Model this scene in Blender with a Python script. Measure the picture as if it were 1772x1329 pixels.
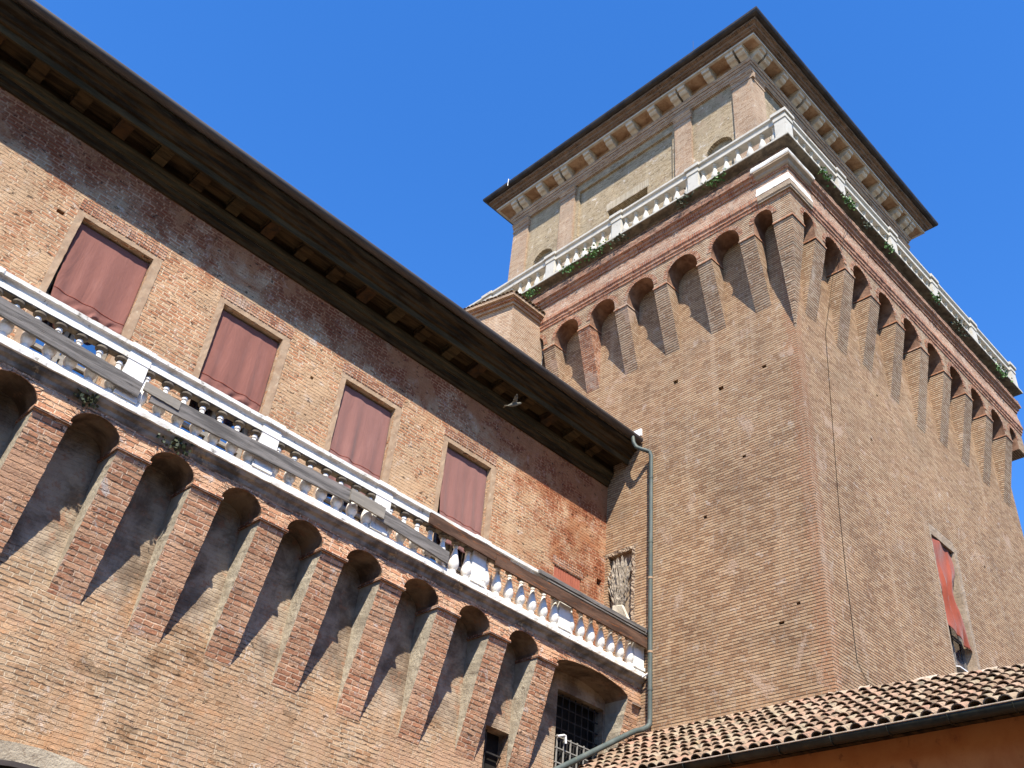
import bpy, bmesh, math, random
from mathutils import Vector, Matrix, Quaternion
random.seed(7)
R_ = random.uniform
sc = bpy.context.scene
for o in list(bpy.data.objects): bpy.data.objects.remove(o)
COL = sc.collection

# ------------------------------------------------------------------ camera, light, sky, exposure
CAM = Vector((-17.645, -9.4156, 1.6))
RC = [[0.7001345261133173, -0.7085238654598381, 0.08834917893183832],
      [0.48321878494790704, 0.3790918921985927, -0.7891697809361172],
      [0.5256531662774888, 0.5952169934932469, 0.6077873636719597]]
cd = bpy.data.cameras.new('camera')
cam = bpy.data.objects.new('camera', cd); COL.objects.link(cam)
m3 = Matrix([[RC[0][i], -RC[1][i], -RC[2][i]] for i in range(3)])
cam.matrix_world = Matrix.Translation(CAM) @ m3.to_4x4()
cd.sensor_width = 36; cd.lens = 36*1726.38/1772; cd.clip_start = .1; cd.clip_end = 4000
sc.camera = cam

LDIR = Vector((.50, .59, -1.0)).normalized()
sd = bpy.data.lights.new('sun', 'SUN'); sd.energy = 5.0; sd.angle = math.radians(.5); sd.color = (1, .935, .835)
sun = bpy.data.objects.new('sun', sd); COL.objects.link(sun)
sun.location = (-20, -24, 60); sun.rotation_euler = LDIR.to_track_quat('-Z', 'Y').to_euler()

w = bpy.data.worlds.new('World'); sc.world = w; w.use_nodes = True
wn = w.node_tree; wn.nodes.clear()
sky = wn.nodes.new('ShaderNodeTexSky'); sky.sky_type = 'NISHITA'; sky.sun_disc = False
sky.sun_elevation = math.asin(-LDIR.z); sky.sun_rotation = math.radians(220.3)
sky.air_density = 1.0; sky.dust_density = 0.0; sky.ozone_density = 5.0; sky.altitude = 0
hs = wn.nodes.new('ShaderNodeHueSaturation'); hs.inputs['Saturation'].default_value = 1.25; hs.inputs['Hue'].default_value = .508
bg = wn.nodes.new('ShaderNodeBackground'); bg.inputs['Strength'].default_value = .15
wo = wn.nodes.new('ShaderNodeOutputWorld')
wn.links.new(sky.outputs[0], hs.inputs['Color']); wn.links.new(hs.outputs[0], bg.inputs[0]); wn.links.new(bg.outputs[0], wo.inputs[0])
sc.view_settings.view_transform = 'Standard'; sc.view_settings.look = 'None'
sc.view_settings.exposure = 1.10; sc.view_settings.gamma = 1

# ------------------------------------------------------------------ materials
class NT:
    def __init__(s, name):
        s.m = bpy.data.materials.new(name); s.m.use_nodes = True
        s.t = s.m.node_tree; s.t.nodes.clear()
        s.out = s.n('ShaderNodeOutputMaterial'); s.b = s.n('ShaderNodeBsdfPrincipled')
        s.t.links.new(s.b.outputs[0], s.out.inputs[0])
    def n(s, t, **k):
        o = s.t.nodes.new(t)
        for a, v in k.items(): setattr(o, a, v)
        return o
    def put(s, sock, v):
        if hasattr(v, 'is_output'): s.t.links.new(v, sock)
        else: sock.default_value = v
    def math(s, op, a, b=0., c=0., clamp=False):
        o = s.n('ShaderNodeMath', operation=op, use_clamp=clamp)
        for i, v in enumerate((a, b, c)): s.put(o.inputs[i], v)
        return o.outputs[0]
    def mix(s, f, a, b):
        o = s.n('ShaderNodeMix', data_type='RGBA')
        s.put(o.inputs['Factor'], f)
        for k, v in ((6, a), (7, b)):
            if isinstance(v, tuple): v = (*v[:3], 1)
            s.put(o.inputs[k], v)
        return o.outputs[2]
    def noise(s, vec, scale, detail=4, rough=.55, dist=0., off=0):
        o = s.n('ShaderNodeTexNoise')
        if off:
            v = s.n('ShaderNodeVectorMath', operation='ADD'); s.put(v.inputs[0], vec); v.inputs[1].default_value = (off, off*.7, off*1.3); vec = v.outputs[0]
        s.put(o.inputs['Vector'], vec); o.inputs['Scale'].default_value = scale
        o.inputs['Detail'].default_value = detail; o.inputs['Roughness'].default_value = rough; o.inputs['Distortion'].default_value = dist
        return o.outputs['Fac']
    def step(s, v, lo, hi):
        o = s.n('ShaderNodeMapRange', interpolation_type='SMOOTHSTEP'); s.put(o.inputs[0], v)
        o.inputs[1].default_value = lo; o.inputs[2].default_value = hi
        return o.outputs[0]
    def ramp(s, v, cols):
        o = s.n('ShaderNodeValToRGB'); s.put(o.inputs[0], v); e = o.color_ramp.elements
        n = len(cols)
        e[0].color = (*cols[0], 1); e[1].color = (*cols[-1], 1)
        for i in range(1, n-1):
            k = e.new(i/(n-1)); k.color = (*cols[i], 1)
        return o.outputs[0]
    def pos(s): return s.n('ShaderNodeNewGeometry').outputs['Position']
    def xyz(s, v):
        o = s.n('ShaderNodeSeparateXYZ'); s.put(o.inputs[0], v); return o.outputs
    def vec(s, x, y, z):
        o = s.n('ShaderNodeCombineXYZ')
        for i, v in enumerate((x, y, z)): s.put(o.inputs[i], v)
        return o.outputs[0]
    def vscale(s, v, sx, sy, sz):
        o = s.n('ShaderNodeVectorMath', operation='MULTIPLY'); s.put(o.inputs[0], v); o.inputs[1].default_value = (sx, sy, sz); return o.outputs[0]
    def bump(s, h, strength=.6, dist=.02):
        o = s.n('ShaderNodeBump'); o.inputs['Strength'].default_value = strength; o.inputs['Distance'].default_value = dist
        s.put(o.inputs['Height'], h); s.put(s.b.inputs['Normal'], o.outputs[0])
    def base(s, c, rough=.9, spec=.2):
        s.put(s.b.inputs['Base Color'], (*c, 1) if isinstance(c, tuple) else c)
        s.put(s.b.inputs['Roughness'], rough); s.put(s.b.inputs['Specular IOR Level'], spec)

def wall_uv(t, warp=.02):
    """u along the wall, v up, from the world position; horizontal faces use x, y"""
    g = t.n('ShaderNodeNewGeometry'); p = g.outputs['Position']
    x, y, z = t.xyz(p); nx, ny, nz = t.xyz(g.outputs['True Normal'])
    ax, ay, az = (t.math('ABSOLUTE', q) for q in (nx, ny, nz))
    facex = t.math('GREATER_THAN', ax, ay); flat = t.math('GREATER_THAN', az, .85)
    def lerp(f, a, b): return t.math('MULTIPLY_ADD', f, t.math('SUBTRACT', b, a), a)
    u = lerp(facex, x, y); u = lerp(flat, u, x); v = lerp(flat, z, y)
    n1 = t.n('ShaderNodeTexNoise'); t.put(n1.inputs['Vector'], p); n1.inputs['Scale'].default_value = 1.3; n1.inputs['Detail'].default_value = 3
    cx, cy, cz = t.xyz(n1.outputs['Color'])
    n2 = t.n('ShaderNodeTexNoise'); t.put(n2.inputs['Vector'], p); n2.inputs['Scale'].default_value = 9; n2.inputs['Detail'].default_value = 2
    dx, dy, dz = t.xyz(n2.outputs['Color'])
    u = t.math('ADD', u, t.math('MULTIPLY', t.math('SUBTRACT', cx, .5), warp*4))
    v = t.math('ADD', v, t.math('MULTIPLY', t.math('SUBTRACT', cy, .5), warp*2.2))
    u = t.math('ADD', u, t.math('MULTIPLY', t.math('SUBTRACT', dx, .5), warp*1.2))
    v = t.math('ADD', v, t.math('MULTIPLY', t.math('SUBTRACT', dy, .5), warp*1.0))
    return p, u, v, z

def brick(name, cols, mort_l, mort_d, dark=.5, bw=.27, rh=.07, ms=.011, plaster=0., pcol=(.4, .3, .22), pcol2=(.3, .2, .15),
          stain=.3, scol=(.10, .08, .065), white=.1, warp=.02, bump=.8, red=None, extra=None, hjw=.12, chip=.70, tonef=.6, tint=(1, 1, 1)):
    tn = lambda q: tuple(a*k for a, k in zip(q, tint)); cols = [tn(q) for q in cols]; mort_l = tn(mort_l); pcol = tn(pcol); pcol2 = tn(pcol2)
    t = NT(name); p, u, v, z = wall_uv(t, warp)
    b = t.n('ShaderNodeTexBrick', offset=.5, offset_frequency=2, squash=.62, squash_frequency=3)
    t.put(b.inputs['Vector'], t.vec(u, v, 0.)); b.inputs['Color1'].default_value = (0, 0, 0, 1); b.inputs['Color2'].default_value = (1, 1, 1, 1)
    b.inputs['Mortar'].default_value = (.5, .5, .5, 1); b.inputs['Scale'].default_value = 1; b.inputs['Mortar Size'].default_value = ms
    b.inputs['Mortar Smooth'].default_value = .25; b.inputs['Brick Width'].default_value = bw; b.inputs['Row Height'].default_value = rh
    rnd = t.xyz(b.outputs['Color'])[0]; mf = b.outputs['Fac']
    big = t.noise(p, .35, 5, .6); mid = t.noise(p, 2.2, 5, .65, off=3); fine = t.noise(p, 22, 4, .7, off=9)
    k = t.math('ADD', t.math('MULTIPLY', rnd, .62), t.math('MULTIPLY', big, .5)); k = t.math('ADD', k, t.math('MULTIPLY', fine, .35)); k = t.math('SUBTRACT', k, .22, clamp=True)
    c = t.ramp(k, cols)
    # each course is also broken into lighter and darker lengths
    tone = t.math('MULTIPLY_ADD', t.noise(t.vscale(p, 1.2, 1.2, 6.0), 1.0, 5, .7, off=17), .9, .55)
    c = t.mix(1., c, c); 
    mm = t.n('ShaderNodeMix', data_type='RGBA', blend_type='MULTIPLY'); mm.inputs['Factor'].default_value = tonef
    t.put(mm.inputs[6], c); t.put(mm.inputs[7], t.vec(tone, tone, tone)); c = mm.outputs[2]
    fr = t.math('FRACT', t.math('DIVIDE', v, rh)); hj = t.math('ABSOLUTE', t.math('SUBTRACT', fr, .5))
    wob = t.math('MULTIPLY', t.math('SUBTRACT', t.noise(t.vscale(p, 6, 6, 14), 1.0, 3, .6, off=61), .5), .22)
    hj = t.step(t.math('ADD', hj, wob), .5-hjw*1.5, .5-hjw*.6)
    if red:
        rc, expr = red; c = t.mix(expr(t, p), c, t.mix(t.math('MULTIPLY', rnd, .55), rc, tuple(q*.62 for q in rc)))
    md = t.step(t.noise(t.vscale(p, 2, 2, 7), 1.0, 5, .7, off=5), .68-.5*dark, .86-.5*dark)
    c = t.mix(t.math('MULTIPLY', mf, .85), c, tuple(mort_l))
    c = t.mix(t.math('MULTIPLY', t.math('MULTIPLY', hj, md), .92), c, tuple(mort_d))
    h = t.math('SUBTRACT', t.math('MULTIPLY_ADD', rnd, .35, .65), t.math('MAXIMUM', t.math('MULTIPLY', mf, .7), t.math('MULTIPLY', hj, .95)))
    if plaster > 0:
        pm = t.noise(p, .9, 7, .68, .4, off=21)
        pm = t.step(t.math('ADD', pm, t.math('MULTIPLY', fine, .12)), .66-plaster*.3, .74-plaster*.3)
        pm = t.math('MULTIPLY', pm, .88)
        pc = t.mix(t.noise(p, 5, 6, .7, off=31), tuple(pcol), tuple(pcol2))
        c = t.mix(pm, c, pc); h = t.math('MULTIPLY_ADD', pm, .25, h)
    sm = t.step(t.noise(t.vscale(p, 1.0, 1.0, .28), 1.1, 6, .65, off=41), .52, .78)
    c = t.mix(t.math('MULTIPLY', sm, stain), c, tuple(scol))
    st2 = t.step(t.noise(t.vscale(p, 2.6, 2.6, .16), 1.0, 5, .7, .2, off=71), .50, .72)
    c = t.mix(t.math('MULTIPLY', st2, .22), c, tuple(min(1, q*1.05+.05) for q in mort_l))
    wm = t.step(t.noise(p, 3.4, 7, .75, .6, off=53), .565, .67)
    c = t.mix(t.math('MULTIPLY', wm, white*3, clamp=True), c, (.55, .50, .44))
    # chipped bricks and open joints
    hm = t.step(t.noise(t.vscale(p, 1, 1, 2.2), 7, 3, .6, off=67), chip, chip+.03)
    c = t.mix(t.math('MULTIPLY', hm, .75), c, (.05, .035, .028)); h = t.math('SUBTRACT', h, t.math('MULTIPLY', hm, .8))
    grit = t.math('MULTIPLY_ADD', t.noise(p, 55, 3, .8, off=83), 1.0, .5)
    gm = t.n('ShaderNodeMix', data_type='RGBA', blend_type='MULTIPLY'); gm.inputs['Factor'].default_value = .75
    t.put(gm.inputs[6], c); t.put(gm.inputs[7], t.vec(grit, grit, grit)); c = gm.outputs[2]
    patch = t.math('MULTIPLY_ADD', t.noise(p, .55, 6, .6, .6, off=97), 1.1, .47)
    gm = t.n('ShaderNodeMix', data_type='RGBA', blend_type='MULTIPLY'); gm.inputs['Factor'].default_value = .7
    t.put(gm.inputs[6], c); t.put(gm.inputs[7], t.vec(patch, t.math('MULTIPLY_ADD', patch, .9, .085), t.math('MULTIPLY_ADD', patch, .8, .17))); c = gm.outputs[2]
    if extra:
        c = extra(t, p, c)
        if extra is old_repairs: h = t.math('MULTIPLY', h, t.math('MULTIPLY_ADD', niche_mask(t, p), -.8, 1))
    t.base(c, .92, .12)
    h = t.math('ADD', h, t.math('MULTIPLY', fine, .55)); h = t.math('ADD', h, t.math('MULTIPLY', mid, .4))
    t.bump(h, bump, .02)
    return t.m

def noisy(name, c1, c2, scale=3, rough=.85, spec=.2, bump=.3, c3=None, stretch=(1, 1, 1), metal=0., lo=.35, hi=.65, bdist=.01):
    t = NT(name); p = t.vscale(t.pos(), *stretch)
    c = t.mix(t.step(t.noise(p, scale, 7, .65, .3), lo, hi), c1, c2)
    if c3: c = t.mix(t.math('MULTIPLY', t.step(t.noise(p, scale*2.3, 6, .7, .2, off=13), .56, .68), .85), c, c3)
    t.base(c, rough, spec); t.b.inputs['Metallic'].default_value = metal
    if bump: t.bump(t.math('ADD', t.noise(p, scale*6, 6, .7), t.math('MULTIPLY', t.noise(p, scale, 4), .6)), bump, bdist)
    return t.m

def near_corner(t, p):       # the tower's arris was rebuilt in redder brick
    x, y, z = t.xyz(p)
    e = t.math('ADD', t.math('ABSOLUTE', x), t.math('ABSOLUTE', y))
    n = t.noise(t.vscale(p, .5, .5, 3.2), 1.6, 4, .7)
    return t.math('MULTIPLY', t.step(t.math('SUBTRACT', t.math('MULTIPLY_ADD', n, .65, -.02), e), -.03, .05), .5)
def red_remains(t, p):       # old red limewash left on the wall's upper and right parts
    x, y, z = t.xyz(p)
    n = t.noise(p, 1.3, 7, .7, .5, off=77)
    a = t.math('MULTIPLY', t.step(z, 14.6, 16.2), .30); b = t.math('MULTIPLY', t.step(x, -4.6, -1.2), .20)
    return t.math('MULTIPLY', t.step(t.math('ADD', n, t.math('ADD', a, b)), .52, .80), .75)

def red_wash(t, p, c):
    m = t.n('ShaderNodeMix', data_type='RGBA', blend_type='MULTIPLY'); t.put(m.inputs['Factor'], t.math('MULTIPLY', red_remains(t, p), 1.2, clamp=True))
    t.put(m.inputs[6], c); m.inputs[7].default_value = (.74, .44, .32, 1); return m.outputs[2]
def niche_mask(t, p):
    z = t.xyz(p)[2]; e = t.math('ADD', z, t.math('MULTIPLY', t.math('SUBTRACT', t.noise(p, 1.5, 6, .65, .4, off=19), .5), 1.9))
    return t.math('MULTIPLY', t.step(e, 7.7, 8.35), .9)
def old_repairs(t, p, c):            # fields of orange, grey and whitened brick from old repairs
    def blend(f, col, mode='MULTIPLY'):
        m = t.n('ShaderNodeMix', data_type='RGBA', blend_type=mode); t.put(m.inputs['Factor'], f); t.put(m.inputs[6], c); m.inputs[7].default_value = (*col, 1); return m.outputs[2]
    x, y, z = t.xyz(p)
    cell = t.n('ShaderNodeTexBrick', offset=.5, squash=.7, squash_frequency=3); t.put(cell.inputs['Vector'], t.vec(t.math('ADD', x, .07), z, 0.)); cell.inputs['Scale'].default_value = 1
    cell.inputs['Brick Width'].default_value = .28; cell.inputs['Row Height'].default_value = .080; cell.inputs['Mortar Size'].default_value = .0
    cell.inputs['Color1'].default_value = (0, 0, 0, 1); cell.inputs['Color2'].default_value = (1, 1, 1, 1); rv = t.xyz(cell.outputs['Color'])[0]
    a = t.math('ADD', t.noise(p, .8, 5, .6, .5, off=111), t.math('MULTIPLY', t.math('SUBTRACT', rv, .5), .22))
    c = blend(t.math('MULTIPLY', t.step(a, .50, .64), .45), (1.08, .82, .63))
    g = t.math('ADD', t.noise(t.vscale(p, .8, .8, 1.7), .9, 5, .65, .4, off=123), t.math('MULTIPLY', t.math('SUBTRACT', rv, .5), .16))
    c = blend(t.math('MULTIPLY', t.step(g, .585, .66), .75), (.50, .47, .43))
    wv = t.step(t.noise(p, 1.5, 8, .78, .9, off=137), .565, .66); c = blend(t.math('MULTIPLY', wv, .55), (.60, .50, .385), 'MIX')
    cr = t.math('ABSOLUTE', t.math('SUBTRACT', t.noise(t.vscale(p, 1, 1, .45), .75, 6, .6, .3, off=151), .5)); c = blend(t.math('MULTIPLY', t.math('MULTIPLY', t.step(cr, .005, .0015), t.step(t.noise(p, .6, 3, .5, off=171), .52, .60)), .7), (.66, .60, .52), 'MIX')
    pr = t.math('MULTIPLY', t.step(x, -9.5, -4.0), .16); pv = t.step(t.math('ADD', t.noise(p, 1.0, 7, .7, .5, off=163), pr), .56, .68)
    c = blend(t.math('MULTIPLY', pv, .65), (.45, .28, .175), 'MIX')
    return niche_plaster(t, p, c)
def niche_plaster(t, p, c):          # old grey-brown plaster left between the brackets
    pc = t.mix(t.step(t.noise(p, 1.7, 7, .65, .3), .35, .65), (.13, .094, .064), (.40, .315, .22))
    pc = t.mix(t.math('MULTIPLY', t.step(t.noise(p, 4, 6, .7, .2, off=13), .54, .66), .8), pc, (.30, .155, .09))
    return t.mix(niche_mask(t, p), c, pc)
M = {}
M['tower'] = brick('tower_brick', [(.155, .09, .055), (.255, .155, .09), (.325, .21, .125), (.37, .255, .155), (.41, .305, .20)], (.43, .345, .245), (.06, .038, .027), dark=.92,
                   rh=.072, bw=.26, ms=.008, plaster=.04, pcol=(.40, .31, .22), stain=.30, scol=(.17, .115, .078), white=.10, warp=.007, bump=1.0, red=((.35, .175, .098), near_corner), hjw=.13, tonef=.5, tint=(1.05, 1.02, .98))
M['tower_red'] = brick('red_brick', [(.13, .05, .03), (.25, .10, .055), (.36, .165, .09), (.42, .225, .135), (.47, .33, .23)], (.46, .38, .30), (.06, .04, .03), dark=.75,
                   rh=.066, bw=.25, ms=.010, plaster=.1, pcol=(.42, .33, .25), stain=.5, scol=(.085, .055, .042), white=.12, warp=.014, bump=1.0, hjw=.14)
M['parapet'] = brick('crusted_brick', [(.06, .038, .028), (.14, .075, .048), (.24, .125, .08), (.32, .19, .125), (.38, .26, .18)], (.34, .27, .20), (.03, .022, .018), dark=.7,
                   rh=.066, bw=.25, ms=.010, stain=.8, scol=(.028, .022, .018), white=.06, warp=.02, bump=1.1, hjw=.14)
M['soldier'] = brick('soldier_brick', [(.12, .045, .028), (.24, .09, .05), (.34, .145, .08), (.38, .19, .11), (.42, .27, .18)], (.36, .28, .22), (.05, .03, .022), dark=.6,
                   rh=.26, bw=.075, ms=.010, stain=.5, scol=(.08, .05, .038), white=.05, warp=.008, bump=1.0, hjw=.04)
M['belv'] = brick('pale_brick', [(.20, .145, .09), (.30, .235, .15), (.38, .31, .21), (.43, .36, .255), (.31, .225, .145)], (.46, .395, .29), (.11, .082, .056), dark=.72,
                   rh=.066, bw=.25, ms=.012, plaster=.06, pcol=(.40, .34, .245), stain=.25, scol=(.22, .17, .12), white=.32, warp=.02, bump=1.2, hjw=.13, chip=.645, tint=(1.0, .965, .90))
M['pil'] = brick('pilaster_brick', [(.24, .15, .10), (.31, .215, .145), (.37, .275, .195), (.41, .325, .24), (.34, .225, .15)], (.44, .38, .30), (.12, .08, .058), dark=.8,
                   rh=.068, bw=.25, ms=.010, stain=.2, scol=(.24, .16, .115), white=.12, warp=.008, bump=.8, hjw=.14, tint=(1.05, .99, .93))
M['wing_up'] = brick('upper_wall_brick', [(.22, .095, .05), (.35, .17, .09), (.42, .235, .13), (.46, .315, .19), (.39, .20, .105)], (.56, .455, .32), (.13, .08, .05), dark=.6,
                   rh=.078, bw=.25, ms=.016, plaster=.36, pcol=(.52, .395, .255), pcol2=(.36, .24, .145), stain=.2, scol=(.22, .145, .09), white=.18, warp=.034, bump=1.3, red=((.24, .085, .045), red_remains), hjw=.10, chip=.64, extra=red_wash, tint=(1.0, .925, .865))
M['wing_low'] = brick('lower_wall_brick', [(.21, .145, .095), (.33, .215, .13), (.40, .285, .185), (.44, .345, .24), (.40, .20, .10)], (.54, .45, .335), (.065, .045, .034), dark=.60,
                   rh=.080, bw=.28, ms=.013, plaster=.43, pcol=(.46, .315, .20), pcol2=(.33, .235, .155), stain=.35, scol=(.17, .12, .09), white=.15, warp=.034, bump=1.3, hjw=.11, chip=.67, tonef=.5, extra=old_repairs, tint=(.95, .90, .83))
M['corb'] = brick('corbel_brick', [(.22, .115, .07), (.34, .185, .115), (.41, .25, .16), (.46, .325, .22), (.50, .39, .28)], (.60, .50, .385), (.11, .075, .053), dark=.6,
                   rh=.088, bw=.28, ms=.013, plaster=.30, pcol=(.50, .37, .26), pcol2=(.38, .25, .165), stain=.3, scol=(.19, .125, .09), white=.26, warp=.024, bump=1.3, hjw=.12, chip=.65, tonef=.25, tint=(1.2, 1.02, .89))
M['tcorb'] = brick('tower_corbel_brick', [(.20, .11, .065), (.29, .18, .108), (.36, .24, .15), (.42, .305, .20), (.31, .19, .115)], (.45, .37, .27), (.05, .034, .026), dark=.9,
                   rh=.072, bw=.26, ms=.010, plaster=.04, stain=.25, scol=(.17, .12, .085), white=.1, warp=.008, bump=1.1, hjw=.15, tonef=.3)
M['soldier_pale'] = brick('pale_soldier_brick', [(.18, .13, .085), (.30, .235, .155), (.38, .31, .215), (.43, .365, .265), (.28, .20, .13)], (.50, .44, .34), (.09, .07, .05), dark=.5,
                   rh=.40, bw=.078, ms=.012, stain=.2, white=.1, warp=.008, bump=1.0, hjw=.03)
M['frieze'] = brick('frieze_brick', [(.20, .10, .06), (.33, .18, .115), (.42, .255, .17), (.47, .33, .235), (.38, .19, .115)], (.48, .39, .30), (.06, .04, .03), dark=.85,
                   rh=.066, bw=.25, ms=.010, plaster=.1, pcol=(.46, .36, .27), stain=.35, scol=(.13, .085, .065), white=.14, warp=.012, bump=1.0, hjw=.15, tonef=.4)
M['niche'] = noisy('niche_plaster', (.085, .055, .036), (.26, .175, .11), 1.7, bump=1.0, c3=(.28, .14, .08), bdist=.03)  # wing arch vaults; plaster tone darkened to deepen the shade inside
M['niche_t'] = noisy('shaded_vault_brick', (.12, .058, .034), (.26, .15, .095), 2.2, bump=.9, c3=(.16, .09, .06), bdist=.02)  # tower arch vaults; base colour lowered to paint in their inner shade
M['cheek'] = noisy('grey_plaster', (.30, .25, .18), (.43, .37, .27), 2.4, bump=1.0, c3=(.22, .17, .12), bdist=.03)
M['surround'] = noisy('stained_surround', (.26, .19, .125), (.33, .255, .18), 2.4, bump=.9, c3=(.20, .145, .095), bdist=.02)
M['marble'] = noisy('white_marble', (.76, .73, .665), (.62, .585, .515), 3, .7, .25, .5, c3=(.27, .235, .18), lo=.46, hi=.74)
M['marble_old'] = noisy('weathered_marble', (.74, .71, .64), (.54, .49, .40), 3.2, .8, .2, .8, c3=(.15, .13, .10), lo=.45, hi=.72)
M['moulding'] = noisy('stained_stone', (.34, .29, .22), (.10, .085, .065), 2.2, .85, .2, .6, c3=(.40, .30, .17))
M['shaded_crust'] = noisy('black_crust_shade', (.09, .075, .058), (.19, .155, .11), 3.5, .9, .1, .6, c3=(.045, .038, .03))  # dirt crust on undersides and caps, darkened further with the shadow there
M['istone'] = noisy('istrian_stone', (.47, .44, .375), (.36, .335, .28), 2.6, .75, .25, .5, c3=(.28, .255, .20), lo=.45, hi=.75)
M['stone_trim'] = noisy('cream_stone', (.50, .44, .35), (.40, .34, .26), 4, .8, .2, .4, c3=(.33, .26, .18))
M['ochre'] = noisy('ochre_soffit', (.27, .16, .09), (.42, .28, .17), 3.2, .9, .1, .4, c3=(.20, .11, .06))
M['brownbrick'] = brick('brown_eave_brick', [(.06, .04, .028), (.11, .07, .045), (.17, .10, .06), (.20, .12, .07), (.14, .085, .055)], (.2, .15, .11), (.04, .03, .022), rh=.06, bw=.25, stain=.4, scol=(.03, .022, .017), white=.0, bump=.9)
M['wood'] = noisy('dark_wood', (.015, .010, .006), (.060, .037, .017), 2.4, .9, .04, .6, c3=(.04, .030, .017), stretch=(.35, 3, 3))
M['wood_grey'] = noisy('green_grey_plank', (.030, .022, .012), (.068, .046, .022), 2.4, .9, .04, .5, c3=(.018, .015, .010), stretch=(.35, 3, 3))
M['wood_orange'] = noisy('worn_orange_wood', (.060, .030, .012), (.024, .016, .010), 4, .85, .1, .4)
M['gutter'] = noisy('bronze_gutter', (.050, .040, .034), (.085, .070, .060), 2, .6, .3, .1, stretch=(.4, 2, 2), metal=.2)
M['gutter_dark'] = noisy('dark_eave_gutter', (.022, .018, .016), (.045, .036, .030), 2, .6, .25, .1, metal=.2)
M['darkmetal'] = noisy('black_gutter', (.010, .013, .010), (.030, .034, .026), 2.5, .5, .3, .15, c3=(.05, .04, .02), metal=.2)
M['pipe'] = noisy('zinc_pipe', (.060, .076, .068), (.095, .11, .098), 3, .6, .25, .15, c3=(.11, .115, .07), stretch=(1, 1, .5), metal=.1)
M['band'] = noisy('window_plaster', (.36, .255, .165), (.30, .20, .125), 3, .9, .1, .9, c3=(.46, .36, .245))
M['lintel'] = None
M['board'] = noisy('weathered_board', (.085, .078, .071), (.20, .182, .163), 3.0, .9, .1, .8, c3=(.045, .04, .035), stretch=(.3, 4, 4))
M['board_pale'] = noisy('pale_board', (.28, .25, .205), (.20, .18, .148), 3.0, .9, .1, .4, stretch=(.3, 4, 4))
M['board_brown'] = noisy('brown_board', (.055, .032, .022), (.125, .072, .047), 2.2, .9, .08, .7, c3=(.27, .092, .028), stretch=(.45, 4, 4))
M['rust'] = noisy('shutter_red', (.33, .105, .06), (.27, .085, .05), 4, .7, .25, .3)
M['orange'] = noisy('orange_stucco', (.50, .165, .050), (.58, .22, .07), 1.6, .9, .15, .4, c3=(.34, .115, .04))
M['mortar'] = noisy('mortar', (.44, .36, .28), (.34, .27, .20), 4, .95, .1, .8, c3=(.25, .24, .12))
M['stucco_relief'] = noisy('grey_stucco_relief', (.22, .18, .135), (.36, .305, .235), 9, .9, .1, .8)
M['drape'] = noisy('white_stucco', (.58, .52, .42), (.42, .36, .27), 4, .85, .15, .5)
M['black'] = noisy('dark_interior', (.012, .011, .010), (.022, .019, .016), 3, .9, .1, 0)
M['iron'] = noisy('iron', (.03, .028, .026), (.06, .055, .05), 6, .6, .4, .2, metal=.5)
M['ironpale'] = noisy('worn_iron', (.20, .19, .165), (.30, .28, .24), 6, .7, .3, .2)
M['ground'] = noisy('cobbles', (.075, .068, .06), (.11, .10, .088), 1.2, .9, .2, .6)
M['white'] = noisy('white_paint', (.82, .81, .78), (.72, .70, .66), 5, .5, .4, .1)
M['feather'] = noisy('pale_feathers', (.17, .155, .115), (.10, .09, .07), 9, .9, .1, .2)

def mat_glass():
    t = NT('blue_window_glass'); t.base((.012, .02, .04), .06, .9); t.put(t.b.inputs['IOR'], 2.6)
    t.bump(t.noise(t.pos(), 2.2, 2), .03, .02); return t.m
M['glass'] = mat_glass()
def mat_cloth(name, a, b):
    t = NT(name); p = t.pos(); c = t.mix(t.noise(t.vscale(p, 2.0, 2.0, .6), 1.6, 6, .6), a, b)
    c = t.mix(t.math('MULTIPLY', t.step(t.noise(t.vscale(p, 5, 5, 1.2), 1.0, 6, .7, off=5), .5, .75), .18), c, (.32, .17, .14))
    t.base(c, .8, .12); t.put(t.b.inputs['Sheen Weight'], .12)
    w1 = t.noise(t.vscale(p, 7, 7, 1.0), 1.0, 4, .6, 1.2); t.bump(t.math('ADD', w1, t.math('MULTIPLY', t.noise(p, 60, 2), .1)), .45, .04)
    return t.m
M['cloth'] = mat_cloth('faded_red_cloth', (.225, .092, .070), (.155, .060, .045)); M['cloth_dusty'] = mat_cloth('dusty_red_cloth', (.235, .112, .092), (.17, .078, .063))
M['cloth_red'] = mat_cloth('bright_red_cloth', (.30, .066, .032), (.17, .036, .020))
def mat_tile():
    t = NT('terracotta_tiles'); a = t.n('ShaderNodeAttribute', attribute_name='tile_tone'); p = t.pos()
    v = t.xyz(a.outputs['Color'])[0]
    c = t.ramp(v, [(.19, .125, .08), (.26, .175, .11), (.31, .195, .13), (.34, .25, .17), (.27, .215, .14), (.32, .18, .12)])
    c = t.mix(t.math('MULTIPLY', t.step(t.noise(p, 9, 6, .7), .47, .62), .85), c, (.10, .085, .058))
    c = t.mix(t.math('MULTIPLY', t.step(t.noise(p, 5, 6, .7, off=9), .60, .70), .6), c, (.36, .33, .16))
    t.base(c, .9, .15); t.bump(t.noise(p, 40, 5, .7), .5, .01); return t.m
M['tile'] = mat_tile()
def mat_leaf(name, c1, c2):
    t = NT(name); a = t.n('ShaderNodeAttribute', attribute_name='tile_tone'); v = t.xyz(a.outputs['Color'])[0]
    t.base(t.mix(v, c1, c2), .6, .3); t.put(t.b.inputs['Transmission Weight'], 0.); return t.m
M['leaf'] = mat_leaf('ivy_leaves', (.030, .075, .018), (.10, .20, .045))
M['leaf_dark'] = mat_leaf('dry_leaves', (.018, .03, .012), (.06, .065, .03))

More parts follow.
